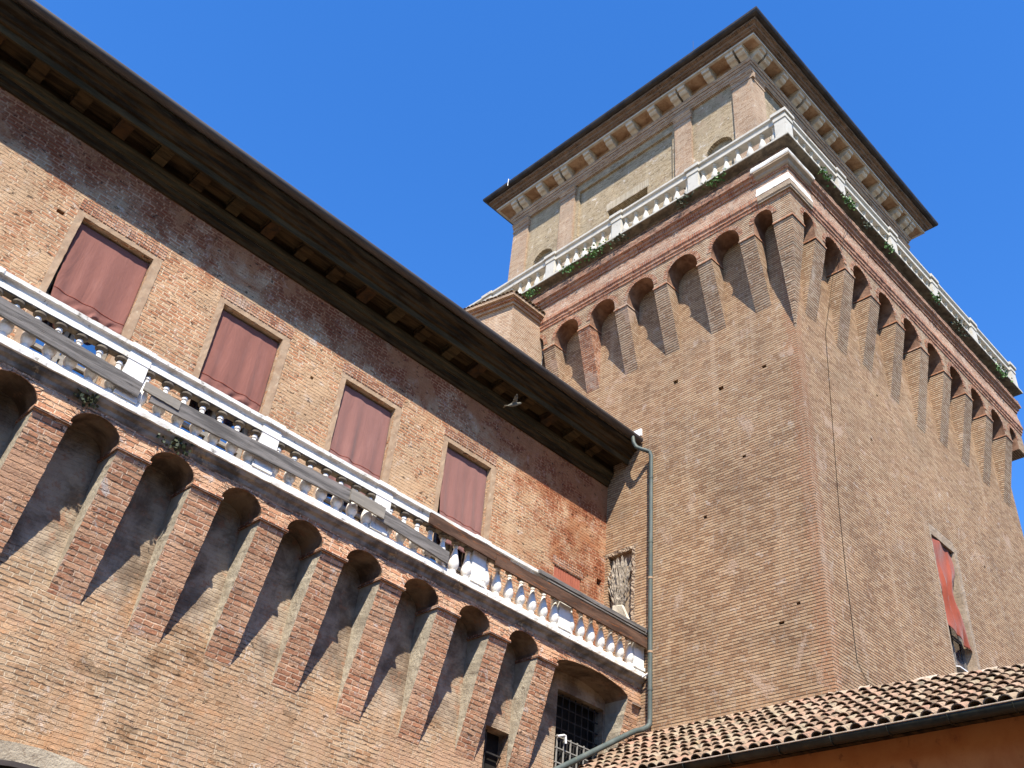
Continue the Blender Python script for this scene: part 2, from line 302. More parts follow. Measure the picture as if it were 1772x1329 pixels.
# ------------------------------------------------------------------ mesh builder and tagging
class MB:
    def __init__(s): s.v = []; s.f = []; s.mi = []; s.tone = []; s.cur = 0; s.t = .5
    def q(s, *pts):
        i = len(s.v); s.v += [tuple(p) for p in pts]; s.f.append(tuple(range(i, i+len(pts)))); s.mi.append(s.cur); s.tone.append(s.t)
    def box(s, a, b, j=0.):
        (x0, y0, z0), (x1, y1, z1) = a, b
        c = [(x0, y0, z0), (x1, y0, z0), (x1, y1, z0), (x0, y1, z0), (x0, y0, z1), (x1, y0, z1), (x1, y1, z1), (x0, y1, z1)]
        if j: c = [tuple(q+R_(-j, j) for q in p) for p in c]
        for f in ((3, 2, 1, 0), (4, 5, 6, 7), (0, 1, 5, 4), (1, 2, 6, 5), (2, 3, 7, 6), (3, 0, 4, 7)): s.face(c, f)
    def face(s, pts, idx):
        i = len(s.v); s.v += [tuple(pts[k]) for k in idx]; s.f.append(tuple(range(i, i+len(idx)))); s.mi.append(s.cur); s.tone.append(s.t)
    def bar(s, a, b, wd, ht, roll=0., up=(0, 0, 1)):
        a = Vector(a); b = Vector(b); d = (b-a).normalized(); r = d.cross(Vector(up)).normalized(); u = r.cross(d)
        if roll: q = Quaternion(d, roll); r = q @ r; u = q @ u
        c = [p + r*sx*wd/2 + u*sz*ht/2 for p in (a, b) for sx, sz in ((-1, -1), (1, -1), (1, 1), (-1, 1))]
        for f in ((3, 2, 1, 0), (4, 5, 6, 7), (0, 1, 5, 4), (1, 2, 6, 5), (2, 3, 7, 6), (3, 0, 4, 7)): s.face(c, f)
    def prism(s, prof, fn, u0, u1):
        """prof [(d, z)] closed outline; fn(u, z, d) -> xyz"""
        a = [fn(u0, z, d) for d, z in prof]; b = [fn(u1, z, d) for d, z in prof]; n = len(prof)
        for i in range(n): j = (i+1) % n; s.q(a[i], a[j], b[j], b[i])
        s.q(*a[::-1]); s.q(*b)
    def strip(s, prof, fn, us):
        """open profile swept along u"""
        for u0, u1 in zip(us, us[1:]):
            for (d0, z0), (d1, z1) in zip(prof, prof[1:]): s.q(fn(u0, z0, d0), fn(u1, z0, d0), fn(u1, z1, d1), fn(u0, z1, d1))
    def tube(s, pts, r, n=10, caps=True):
        pts = [Vector(p) for p in pts]; rings = []
        ref = Vector((.31, .57, .77))
        for i, p in enumerate(pts):
            d = ((pts[min(i+1, len(pts)-1)]-p).normalized() + (p-pts[max(i-1, 0)]).normalized()).normalized()
            a = d.cross(ref).normalized(); b = d.cross(a)
            rr = r[i] if isinstance(r, (list, tuple)) else r
            rings.append([p + (a*math.cos(k*2*math.pi/n)+b*math.sin(k*2*math.pi/n))*rr for k in range(n)])
        for A, B in zip(rings, rings[1:]):
            for k in range(n): s.q(A[k], A[(k+1) % n], B[(k+1) % n], B[k])
        if caps: s.q(*rings[0][::-1]); s.q(*rings[-1])
    def lathe(s, prof, c, n=14):
        cx, cy, cz = c
        for (r0, z0), (r1, z1) in zip(prof, prof[1:]):
            for k in range(n):
                a0 = k*2*math.pi/n; a1 = (k+1)*2*math.pi/n
                s.q((cx+r0*math.cos(a0), cy+r0*math.sin(a0), cz+z0), (cx+r0*math.cos(a1), cy+r0*math.sin(a1), cz+z0),
                    (cx+r1*math.cos(a1), cy+r1*math.sin(a1), cz+z1), (cx+r1*math.cos(a0), cy+r1*math.sin(a0), cz+z1))
    def ring(s, prof, x0, x1, y0, y1, close=True):
        """profile (d, z) carried round a rectangle grown by d"""
        P = [[(x0-d, y0-d, z), (x1+d, y0-d, z), (x1+d, y1+d, z), (x0-d, y1+d, z)] for d, z in prof]
        if close: P.append(P[0])
        for A, B in zip(P, P[1:]):
            for k in range(4): j = (k+1) % 4; s.q(A[k], A[j], B[j], B[k])
    def build(s, name, mats, parent=None, smooth=False, merge=True):
        me = bpy.data.meshes.new(name); me.from_pydata(s.v, [], s.f)
        if not isinstance(mats, (list, tuple)): mats = [mats]
        for m in mats: me.materials.append(m)
        me.polygons.foreach_set('material_index', s.mi)
        ca = me.color_attributes.new('tile_tone', 'FLOAT_COLOR', 'CORNER')
        buf = []
        for f, t in zip(s.f, s.tone): buf += [t, t, t, 1.]*len(f)
        ca.data.foreach_set('color', buf)
        if merge:
            bm = bmesh.new(); bm.from_mesh(me); bmesh.ops.remove_doubles(bm, verts=bm.verts, dist=1e-5); bmesh.ops.recalc_face_normals(bm, faces=bm.faces); bm.to_mesh(me); bm.free()
        if smooth:
            me.polygons.foreach_set('use_smooth', [True]*len(me.polygons)); me.update()
            try: me.set_sharp_from_angle(angle=math.radians(38))
            except Exception: pass
        me.update()
        o = bpy.data.objects.new(name, me); COL.objects.link(o)
        if parent: adopt(o, parent)
        return o
def adopt(o, parent):
    o.parent = parent; o.matrix_parent_inverse = parent.matrix_basis.inverted() if parent.parent is None else (parent.parent.matrix_basis @ parent.matrix_parent_inverse @ parent.matrix_basis).inverted()
def tag(o, label=None, cat=None, group=None, kind=None):
    if label: o['label'] = label
    if cat: o['category'] = cat
    if group: o['group'] = group
    if kind: o['kind'] = kind
    return o
def thing(name, loc, label, cat, group=None):
    o = bpy.data.objects.new(name, None); COL.objects.link(o); o.location = loc; o.empty_display_size = .3
    return tag(o, label, cat, group)
def dup(o, off, parent):
    """copy of a part moved by a world offset"""
    c = o.copy(); COL.objects.link(c); c.parent = parent
    c.location = Vector(o.location) + Vector(off)
    return c

def wall(b, fn, u0, u1, z0, z1, holes, d=0., grid=None):
    """flat wall at depth d with rectangular holes (u0,u1,z0,z1,depth): reveals and a back are built too"""
    us = sorted({u0, u1, *[h[0] for h in holes], *[h[1] for h in holes]}); zs = sorted({z0, z1, *[h[2] for h in holes], *[h[3] for h in holes]})
    for a, c in zip(us, us[1:]):
        for e, g in zip(zs, zs[1:]):
            mu, mz = (a+c)/2, (e+g)/2
            if any(h[0] < mu < h[1] and h[2] < mz < h[3] for h in holes): continue
            b.q(fn(a, e, d), fn(c, e, d), fn(c, g, d), fn(a, g, d))
    for h in holes:
        a, c, e, g, dep = h[:5]; k = d-dep
        for p0, p1 in (((a, e), (c, e)), ((c, e), (c, g)), ((c, g), (a, g)), ((a, g), (a, e))):
            b.q(fn(*p0, d), fn(*p1, d), fn(*p1, k), fn(*p0, k))
        b.q(fn(a, e, k), fn(c, e, k), fn(c, g, k), fn(a, g, k))

def arc_pts(u0, u1, zs, rise, n=14):
    c = (u0+u1)/2; r = (u1-u0)/2
    return [(c - r*math.cos(math.pi*i/n), zs + rise*math.sin(math.pi*i/n)) for i in range(n+1)]
def arcade(b, fn, u0, u1, z0, z1, niches, zs, rise, df, db, mi_front=0, mi_soffit=1, jit=.0):
    """wall at depth df from z0 to z1 with arched openings, jambs and vault soffits running back to depth db"""
    cur = u0
    for n in niches + [None]:
        a = n[0] if n else u1
        if a > cur:
            b.cur = mi_front; b.q(fn(cur, z0, df), fn(a, z0, df), fn(a, z1, df), fn(cur, z1, df)); b.q(fn(cur, z0, df), fn(a, z0, df), fn(a, z0, db), fn(cur, z0, db))
        if not n: break
        zsp, rs = (n[2], n[3]) if len(n) > 2 else (zs, rise)
        pts = arc_pts(n[0], n[1], zsp, rs)
        pts = [(u, z + (R_(-jit, jit) if 0 < i < len(pts)-1 else 0)) for i, (u, z) in enumerate(pts)]
        b.cur = mi_front
        for (ua, za), (ub, zb) in zip(pts, pts[1:]): b.q(fn(ua, za, df), fn(ub, zb, df), fn(ub, z1, df), fn(ua, z1, df))
        b.cur = mi_soffit
        for (ua, za), (ub, zb) in zip(pts, pts[1:]): b.q(fn(ua, za, df), fn(ub, zb, df), fn(ub, zb, db), fn(ua, za, db))
        for u in n[:2]: b.q(fn(u, z0, df), fn(u, zsp, df), fn(u, zsp, db), fn(u, z0, db))
        cur = n[1]
    b.cur = 0
def voussoirs(b, fn, u0, u1, zs, rise, d0, d1, th, n):
    c = (u0+u1)/2; r = (u1-u0)/2
    for i in range(n):
        a0 = math.pi*(i+.07)/n; a1 = math.pi*(i+.93)/n; t = th*R_(.92, 1.06); dd = d1+R_(-.006, .006)
        P = []
        for a, k in ((a0, 0), (a1, 0), (a1, t), (a0, t)): P.append((c-(r+k)*math.cos(a), zs+(rise+k)*math.sin(a)))
        F = [fn(u, z, dd) for u, z in P]; B = [fn(u, z, d0) for u, z in P]
        b.q(*F)
        for k in range(4): j = (k+1) % 4; b.q(F[k], F[j], B[j], B[k])
def corbel(b, fn, u0, u1, zt, zb, d, n=26, j=.010, mi_side=0, db=0., wl=0.):
    """tapering bracket, stepped course by course"""
    prev = None
    for i in range(n+1):
        t = i/n; z = zt + (zb-zt)*t; dd = db + (d-db)*(1-t) + (R_(-j, j)*.35 if 0 < i < n else 0) + .004
        a = u0+wl*t+R_(-j, j)*.5; c = u1-wl*t+R_(-j, j)*.5; ab = u0+wl*t; cb = u1-wl*t
        cur = [fn(ab, z, db-.01), fn(a, z, dd), fn(c, z, dd), fn(cb, z, db-.01)]
        if prev:
            b.cur = mi_side; b.q(prev[0], prev[1], cur[1], cur[0])
            b.cur = 0; b.q(prev[1], prev[2], cur[2], cur[1])
            b.cur = mi_side; b.q(prev[2], prev[3], cur[3], cur[2])
        prev = cur
    b.cur = 0
def rough(o, amt, cuts_len=.12, seed=1):
    """split long edges and jitter the points a little so arrises and shadow lines are not ruler straight"""
    rnd = random.Random(seed); bm = bmesh.new(); bm.from_mesh(o.data)
    for _ in range(7):
        es = [e for e in bm.edges if e.calc_length() > cuts_len]
        if not es or len(bm.edges) > 60000: break
        bmesh.ops.subdivide_edges(bm, edges=es, cuts=1, use_grid_fill=True)
    for v in bm.verts: v.co += Vector((rnd.uniform(-amt, amt), rnd.uniform(-amt, amt), rnd.uniform(-amt, amt)))
    bm.to_mesh(o.data); bm.free(); o.data.update()

TL = lambda u, z, d: (-d, u, z)          # tower, face towards -x
TR = lambda u, z, d: (u, -d, z)          # tower, face towards -y
YW, YL, YA = 6.13, 5.57, 4.90            # wing: upper wall, lower wall, arcade front
WU = lambda u, z, d: (u, YW-d, z)
WL = lambda u, z, d: (u, YL-d, z)

# ------------------------------------------------------------------ ground
b = MB(); b.q((-600, -600, 0), (600, -600, 0), (600, 600, 0), (-600, 600, 0))
tag(b.build('ground', M['ground']), kind='structure')

b = MB()                                  # unseen courtyard wings behind and left of the viewer, added to block low sky
hs_ = []
for u in range(-46, 30, 5): hs_ += [(u, u+1.5, 3.0, 5.4, .25), (u, u+1.5, 9.0, 11.4, .25)]
wall(b, lambda u, z, d: (u, -30+d, z), -50, 32, 0, 15.5, hs_)
wall(b, lambda u, z, d: (-50+d, u, z), -30, 5.5, 0, 15.5, [(u, u+1.5, z_, z_+2.4, .25) for u in (-26, -20, -14, -8, -2) for z_ in (3.0, 9.0)])
b.q((-50.6, -29.4, 15.5), (32, -29.4, 15.5), (32, -38, 19), (-50.6, -38, 19)); b.q((-49.4, -30, 15.5), (-49.4, 5.5, 15.5), (-58, 5.5, 19), (-58, -30, 19))
tag(b.build('added_courtyard_walls', M['tower'] if 'tower' in M else None), kind='structure')

# ------------------------------------------------------------------ the great tower
TX, TY = 13.5, 14.2
tower = thing('brick_tower', (6.7, 7.1, 0), 'tall square brick tower with arched corbels, white balustrade and a paler top storey', 'tower')
b = MB()
put = [(.93, 1.06, 17.92, 18.02, .14), (2.24, 2.40, 17.83, 17.96, .10), (3.70, 3.86, 18.75, 18.88, .12), (1.02, 1.16, 10.97, 11.04, .1), (.60, .70, 11.31, 11.37, .1), (2.9, 3.0, 14.2, 14.28, .1), (1.7, 1.8, 15.5, 15.57, .1)]
relief_hole = (5.22, 6.02, 12.0, 14.08, .16)
wall(b, TL, 0, TY, 0, 22.95, put + [relief_hole])
WIN = (6.02, 7.36, 11.75, 15.58)
wall(b, TR, 0, TX, 0, 22.95, [(*WIN, .34), (3.3, 3.4, 17.1, 17.18, .1), (9.4, 9.5, 16.0, 16.1, .1), (4.1, 4.2, 19.0, 19.1, .1)])
b.q((TX, 0, 0), (TX, TY, 0), (TX, TY, 22.95), (TX, 0, 22.95)); b.q((TX, TY, 0), (0, TY, 0), (0, TY, 22.95), (TX, TY, 22.95))
b.build('shaft', M['tower'], tower)

DC = .57
capL = [(.62, 1.10), (2.05, 2.53), (3.62, 4.10), (5.12, 5.60), (6.61, 7.09), (8.10, 8.58), (9.6, 10.08), (11.1, 11.58), (12.6, 13.08)]
capR = [(.58, 1.10), (2.11, 2.61), (3.54, 4.04), (5.02, 5.52), (6.51, 7.01), (8.0, 8.5), (9.46, 9.96), (10.93, 11.43), (12.41, 12.91)]
def niches_between(caps, s0, s1):
    e = [s0] + [q for c in caps for q in c] + [s1]
    return [(e[i], e[i+1]) for i in range(0, len(e), 2)]
nL = niches_between(capL, .02, TY-.02); nR = niches_between(capR, .02, TX-.02)
def with_rise(n): 
    r = (n[1]-n[0])/2; return (n[0], n[1], 22.80-r*1.02, r*1.02)
b = MB()
arcade(b, TL, -DC, TY+DC, 22.10, 22.96, [with_rise(n) for n in nL], 22.3, .5, DC, 0., jit=.006)
arcade(b, TR, -DC, TX+DC, 22.10, 22.96, [with_rise(n) for n in nR], 22.3, .5, DC, 0., jit=.006)
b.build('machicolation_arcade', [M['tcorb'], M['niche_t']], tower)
for fn, ns in ((TL, nL[:7]), (TR, nR)):
    for n in ns:
        b = MB(); _, _, zs, rs = with_rise(n); voussoirs(b, fn, n[0]+.005, n[1]-.005, zs, rs, DC-.02, DC+.012, .14, int(9+14*(n[1]-n[0])))
        b.build('arch_ring', M['tower_red'], tower)
for fn, caps in ((TL, capL), (TR, capR)):
    for i, c in enumerate(caps):
        if fn is TL and c[0] > 9.5: continue
        b = MB(); zb = 19.95+R_(-.12, .1) if fn is TL else 19.6+R_(-.25, .2)
        corbel(b, fn, c[0], c[1], 22.06, zb, DC, n=30, j=.008)
        co = b.build('corbel', M['tcorb'] if not (fn is TL and i in (4,)) else M['tower_red'], tower)
        b = MB(); e = .022
        for fa, ca, da in ((fn, (c[0]-e, c[1]+e), DC+e),):
            b.prism([(-.005, 22.05), (da, 22.05), (da, 22.103), (-.005, 22.103)], fa, *ca)
        b.build('corbel_cap', M['tower_red'], co)
b = MB(); prev = None; n = 44
for i in range(n+1):                      # the corner bracket tapers on both faces
    t = i/n; z = 22.06+(18.75-22.06)*t; d = DC*(1-t)+R_(-.008, .008)*(0 < i < n)+.004; k = .02+R_(-.006, .006)
    cur = [(k, -d, z), (-d, -d, z), (-d, k, z), (k, k, z)]
    if prev:
        for q in range(3): b.q(prev[q], prev[q+1], cur[q+1], cur[q])
    prev = cur
co = b.build('corner_corbel', M['tcorb'], tower)
b = MB(); b.box((-DC-.022, -DC-.022, 22.05), (.03, .03, 22.103)); b.build('corbel_cap', M['tower_red'], co)

# string courses
b = MB(); b.ring([(.40, 22.96), (.575, 22.96), (.60, 22.985), (.60, 23.07), (.632, 23.09), (.632, 23.19), (.665, 23.23), (.665, 23.345), (.40, 23.345)], 0, TX, 0, TY)
o = b.build('lower_string_course', M['soldier'], tower); rough(o, .006, .2, 3)
b = MB(); b.ring([(.40, 23.347), (.652, 23.347), (.632, 23.55), (.605, 23.75), (.60, 23.93), (.40, 23.93)], 0, TX, 0, TY)
o = b.build('brick_frieze', M['frieze'], tower); rough(o, .006, .2, 4)
b = MB(); b.ring([(.40, 23.932), (.635, 23.932), (.635, 24.03), (.69, 24.06), (.69, 24.15), (.765, 24.19), (.77, 24.262), (.40, 24.262)], 0, TX, 0, TY)
o = b.build('upper_string_course', M['soldier'], tower); rough(o, .006, .2, 5)
b = MB(); b.ring([(.40, 24.264), (.76, 24.264), (.745, 24.38), (.715, 24.50), (.66, 24.60), (.61, 24.66), (.61, 24.80), (.40, 24.80)], 0, TX, 0, TY)
o = b.build('parapet_base', M['parapet'], tower); rough(o, .010, .16, 6)
# white stones set into the corner
for ci, (prof, ln) in enumerate((([(.45, 23.36), (.675, 23.36), (.672, 23.44), (.655, 23.445), (.652, 23.52), (.64, 23.525), (.637, 23.61), (.622, 23.615), (.618, 23.70), (.45, 23.70)], .86),
                 ([(.45, 24.27), (.80, 24.27), (.815, 24.33), (.79, 24.335), (.785, 24.42), (.765, 24.425), (.755, 24.50), (.68, 24.56), (.45, 24.56)], .90),
                 ([(.45, 23.05), (.66, 23.05), (.66, 23.10), (.69, 23.13), (.69, 23.30), (.45, 23.30)], .82),
                 ([(.45, 24.0), (.66, 24.0), (.70, 24.04), (.72, 24.12), (.80, 24.18), (.80, 24.23), (.45, 24.23)], .82))):
    b = MB()
    for (d0, z0), (d1, z1) in zip(prof, prof[1:]):
        b.q((-d0, ln-.45, z0), (-d0, -d0, z0), (-d1, -d1, z1), (-d1, ln-.45, z1)); b.q((-d0, -d0, z0), (ln-.35, -d0, z0), (ln-.35, -d1, z1), (-d1, -d1, z1))
    b.q(*[(-d, ln-.45, z) for d, z in prof]); b.q(*[(ln-.35, -d, z) for d, z in prof])
    o = b.build('corner_stone', M['marble_old'] if ci < 2 else M['surround'], tower); rough(o, .004, .2, 70+ci)

# balustrade of the tower
b = MB(); b.ring([(.30, 24.798), (.63, 24.798), (.66, 24.815), (.82, 24.845), (.90, 24.868), (.30, 24.868)], 0, TX, 0, TY); o = b.build('slab_underside', M['shaded_crust'], tower); rough(o, .006, .2, 14)
bal = MB(); bal.ring([(-2., 24.87), (.90, 24.87), (.915, 24.88), (.915, 24.935), (.89, 24.945), (.86, 24.97), (-2., 24.97)], 0, TX, 0, TY)
bal = bal.build('balustrade', M['istone'], tower)
def ring_rail(z0, z1, d_in, d_out, top):
    b = MB(); b.ring([(d_in, z0), (d_out-.03, z0), (d_out-.03, z0+.11), (d_out-.055, z0+.13), (d_out-.045, z0+.20), (d_out+.02, z0+.24), (d_out+.02, top), (d_in, top)], 0, TX, 0, TY); return b
ring_rail(25.74, 26.06, .50, .82, 26.06).build('handrail', M['istone'], bal)
pedL = [2.42, 5.45, 8.38, 11.5]; pedR = [2.25, 5.43, 8.2, 11.05]
def pedestal(b, x0, x1, y0, y1, z0, z1):
    b.box((x0-.02, y0-.02, z0), (x1+.02, y1+.02, z0+.07)); b.box((x0, y0, z0+.07), (x1, y1, z1-.32)); b.box((x0-.025, y0-.025, z1-.322), (x1+.025, y1+.025, z1-.19))
    b.box((x0-.01, y0-.01, z1-.19), (x1+.01, y1+.01, z1-.11)); b.box((x0-.07, y0-.07, z1-.11), (x1+.07, y1+.07, z1+.012))
for y in pedL:
    b = MB(); pedestal(b, -.815, -.47, y-.19, y+.19, 24.972, 26.06); b.build('pedestal', M['istone'], bal)
for x in pedR:
    b = MB(); pedestal(b, x-.19, x+.19, -.815, -.47, 24.972, 26.06); b.build('pedestal', M['istone'], bal)
for x in (-.66, TX+.66):
    b = MB(); pedestal(b, x-.18, x+.18, -.84, -.48, 24.972, 26.06); b.build('pedestal', M['istone'], bal)
PROF = [(.085, .0), (.085, .05), (.075, .055), (.07, .075), (.095, .10), (.122, .16), (.128, .22), (.118, .30), (.095, .40), (.070, .50), (.052, .58), (.047, .62), (.062, .63), (.066, .65), (.06, .67), (.05, .675), (.05, .69), (.085, .71), (.085, .77)]
b = MB(); b.lathe(PROF, (-.655, .2, 24.972), 12)
proto = b.build('baluster', M['istone'], bal, smooth=True); first = True
base = Vector((-.655, .2, 0))
def bays(ped, s0, s1, half=.19):
    e = [s0] + ped + [s1]
    for a, c in zip(e, e[1:]):
        lo, hi = a+half+.10, c-half-.10
        for k in range(7): yield lo+(hi-lo)*k/6
for y in bays(pedL[:4], -.66, 14.6):
    if y > 13.2: continue
    if first: proto.location = Vector((0, y-.2, 0)); first = False; y0 = y
    else: dup(proto, (0, y-y0, 0), bal).matrix_parent_inverse = proto.matrix_parent_inverse
for x in bays(pedR, -.66, TX+.66):
    dup(proto, (x+.655, -.655-y0, 0), bal).matrix_parent_inverse = proto.matrix_parent_inverse

# belvedere
X0, X1, Y0, Y1 = 1.45, 12.5, 1.45, 12.95
BL = lambda u, z, d: (X0-d, u, z)
BR = lambda u, z, d: (u, Y0-d, z)
belv = MB()
pl = [(1.45, 2.15), (3.95, 4.68), (9.62, 10.38), (12.2, 12.95)]
def belv_side(fn):
    arcade(belv, fn, 2.15, 3.95, 24.98, 32.45, [(2.33, 3.43, 29.38, .55)], 0, 0, 0., -.16)
    belv.q(fn(2.2, 24.98, -.16), fn(3.6, 24.98, -.16), fn(3.6, 30.1, -.16), fn(2.2, 30.1, -.16))
    arcade(belv, fn, 10.38, 12.2, 24.98, 32.45, [(10.68, 11.78, 29.38, .55)], 0, 0, 0., -.16)
    belv.q(fn(10.5, 24.98, -.16), fn(11.9, 24.98, -.16), fn(11.9, 30.1, -.16), fn(10.5, 30.1, -.16))
    wall(belv, fn, 4.68, 9.62, 24.98, 32.45, [])
    for a, c in pl: belv.q(fn(a, 24.98, 0), fn(c, 24.98, 0), fn(c, 32.45, 0), fn(a, 32.45, 0))
belv = MB()
def belv_center(fn):
    # centre panel sunk behind a flat frame, blind window sunk deeper
    wall(belv, fn, 4.68, 9.62, 24.98, 32.45, [(4.86, 9.44, 24.99, 32.03, .09)])
for fn in (BL, BR):
    arcade(belv, fn, 2.15, 3.95, 24.98, 32.45, [(2.33, 3.43, 29.38, .55)], 0, 0, 0., -.16)
    belv.q(fn(2.2, 24.98, -.16), fn(3.6, 24.98, -.16), fn(3.6, 30.1, -.16), fn(2.2, 30.1, -.16))
    arcade(belv, fn, 10.38, 12.2, 24.98, 32.45, [(10.68, 11.78, 29.38, .55)], 0, 0, 0., -.16)
    belv.q(fn(10.5, 24.98, -.16), fn(11.9, 24.98, -.16), fn(11.9, 30.1, -.16), fn(10.5, 30.1, -.16))
    # frame strips and sunk panel with its blind window
    wall(belv, fn, 4.68, 4.86, 24.98, 32.45, []); wall(belv, fn, 9.44, 9.62, 24.98, 32.45, []); wall(belv, fn, 4.86, 9.44, 32.03, 32.45, [])
    for a, c in (((4.86, 24.98), (4.86, 32.03)), ((4.86, 32.03), (9.44, 32.03)), ((9.44, 32.03), (9.44, 24.98))): belv.q(fn(*a, 0), fn(*c, 0), fn(*c, -.10), fn(*a, -.10))
    wall(belv, fn, 4.86, 9.44, 24.98, 32.03, [(6.08, 7.98, 25.4, 29.97, .26)], d=-.10)
for a, c in (((X1, Y0), (X1, Y1)), ((X1, Y1), (X0, Y1))): belv.q((*a, 24.98), (*c, 24.98), (*c, 33.4), (*a, 33.4))
belv = belv.build('belvedere', [M['belv'], M['belv']], tower)
for fn in (BL, BR):
    for a, c in pl:
        if a < 2: a = 1.35
        if c > 12.5: c = c+.1 if fn is BL else 12.6
        if fn is BR and a > 12: a -= .35
        if fn is BR and a < 2: a = 1.461
        b = MB(); b.prism([(-.01, 24.98), (.10, 24.98), (.10, 31.98), (-.01, 31.98)], fn, a, c)
        p = b.build('pilaster', M['pil'], belv)
        b = MB(); b.prism([(-.01, 31.98), (.125, 31.98), (.125, 32.06), (.10, 32.07), (.10, 32.20), (.13, 32.22), (.16, 32.28), (.16, 32.33), (.20, 32.36), (.20, 32.44), (-.01, 32.44)], fn, (a-.10 if a < 1.4 else a-(.03 if a > 1.5 else 0)), c+.03)
        b.build('capital', M['pil'], p)
b = MB(); b.prism([(-.13, 29.975), (-.088, 29.975), (-.088, 30.37), (-.13, 30.37)], BL, 6.0, 8.06); b.build('flat_arch', M['soldier_pale'], belv)
b = MB(); b.ring([(-.3, 32.446), (.11, 32.446), (.11, 32.53), (.145, 32.55), (.145, 32.65), (.185, 32.67), (.185, 32.76), (.24, 32.81), (.25, 32.88), (.25, 32.93), (-.3, 32.93)], X0, X1, Y0, Y1)
o = b.build('architrave', M['pil'], belv); rough(o, .003, .3, 8)
b = MB(); b.ring([(-.3, 32.932), (.12, 32.932), (.12, 33.34), (.66, 33.34), (.66, 33.40), (-.3, 33.40)], X0, X1, Y0, Y1)
b.build('soffit', M['ochre'], belv)
b = MB(); b.ring([(.60, 33.345), (.60, 33.325), (.70, 33.325), (.70, 33.41), (.6, 33.41)], X0, X1, Y0, Y1); b.build('soffit_edge', M['stone_trim'], belv)
b = MB(); b.ring([(.2, 33.412), (.69, 33.412), (.69, 33.47), (.76, 33.49), (.76, 33.55), (.84, 33.58), (.86, 33.66), (.97, 33.70), (.97, 33.80), (.2, 33.80)], X0, X1, Y0, Y1)
o = b.build('eave_moulding', M['brownbrick'], belv); rough(o, .008, .25, 9)
b = MB(); b.ring([(.6, 33.802), (.98, 33.802), (1.04, 33.80), (1.12, 33.83), (1.16, 33.90), (1.165, 34.0), (1.13, 34.0), (1.1, 33.93), (.6, 33.93)], X0, X1, Y0, Y1)
b.build('gutter', M['gutter_dark'], belv)
b = MB(); cx, cy = (X0+X1)/2, (Y0+Y1)/2
c4 = [(X0-1.1, Y0-1.1, 33.95), (X1+1.1, Y0-1.1, 33.95), (X1+1.1, Y1+1.1, 33.95), (X0-1.1, Y1+1.1, 33.95)]
for k in range(4): b.q(c4[k], c4[(k+1) % 4], (cx, cy, 36.2))
b.build('roof', M['tile'], belv)
MP = [(.115, 33.338), (.63, 33.338), (.63, 33.17), (.61, 33.155), (.54, 33.15), (.51, 33.08), (.44, 33.03), (.35, 33.02), (.28, 32.98), (.22, 32.945), (.115, 32.935)]
def modillion(fn, u, wd=.31):
    b = MB(); b.prism(MP, fn, u-wd/2, u+wd/2); b.prism([(.115, 33.337), (.65, 33.337), (.65, 33.285), (.115, 33.285)], fn, u-wd/2-.03, u+wd/2+.03)
    o = b.build('modillion', M['stone_trim'], belv); return o
mL = [1.46, 1.86, 2.88, 3.98, 4.38, 5.38, 6.44, 7.54, 8.64, 9.84, 10.26, 11.22, 12.27, 12.68]
mR = [1.46, 1.86, 2.88, 3.95, 4.38, 5.38, 6.3, 7.4, 8.62, 9.70, 10.14, 11.3, 11.96, 12.36]
pL = modillion(BL, mL[0])
for u in mL[1:]: dup(pL, (0, u-mL[0], 0), belv).matrix_parent_inverse = pL.matrix_parent_inverse
pR = modillion(BR, mR[0])
for u in mR[1:]: dup(pR, (u-mR[0], 0, 0), belv).matrix_parent_inverse = pR.matrix_parent_inverse

# window in the tower's right face
u0, u1, z0, z1 = WIN
win = MB()
win.prism([(.012, z0-.2), (.012, z1+.2), (-.02, z1+.2), (-.02, z0-.2)], TR, u1, u1+.19); win.prism([(.0, z0), (.0, z1-.002), (-.30, z1-.002), (-.30, z0)], TR, u1-.05, u1-.001); win.prism([(.010, z0-.2), (.010, z1+.30), (-.02, z1+.30), (-.02, z0-.2)], TR, u0-.07, u0)
win.prism([(.014, z1), (.014, z1+.30), (-.02, z1+.30), (-.02, z1)], TR, u0-.069, u1-.001)
win = win.build('window', M['surround'], tower); rough(win, .005, .12, 12)
b = MB(); b.box((u0+.01, .26, z0), (u1-.055, .27, z1-.01)); b.build('pane', M['glass'], win)
b = MB()
for u in (u0+.04, u0+.66, u1-.09): b.box((u-.035, .22, z0), (u+.035, .28, z1-.01))
for z in (z0+.06, z0+1.25, z0+2.45): b.box((u0+.01, .225, z-.03), (u1-.055, .275, z+.03))
b.build('window_frame', M['board'], win)
b = MB(); b.prism([(.10, z0+.12), (.10, z0+.15), (-.20, z0+.24), (-.20, z0+.21)], TR, u0+.02, u1-.02); b.build('window_sill', M['white'], win)

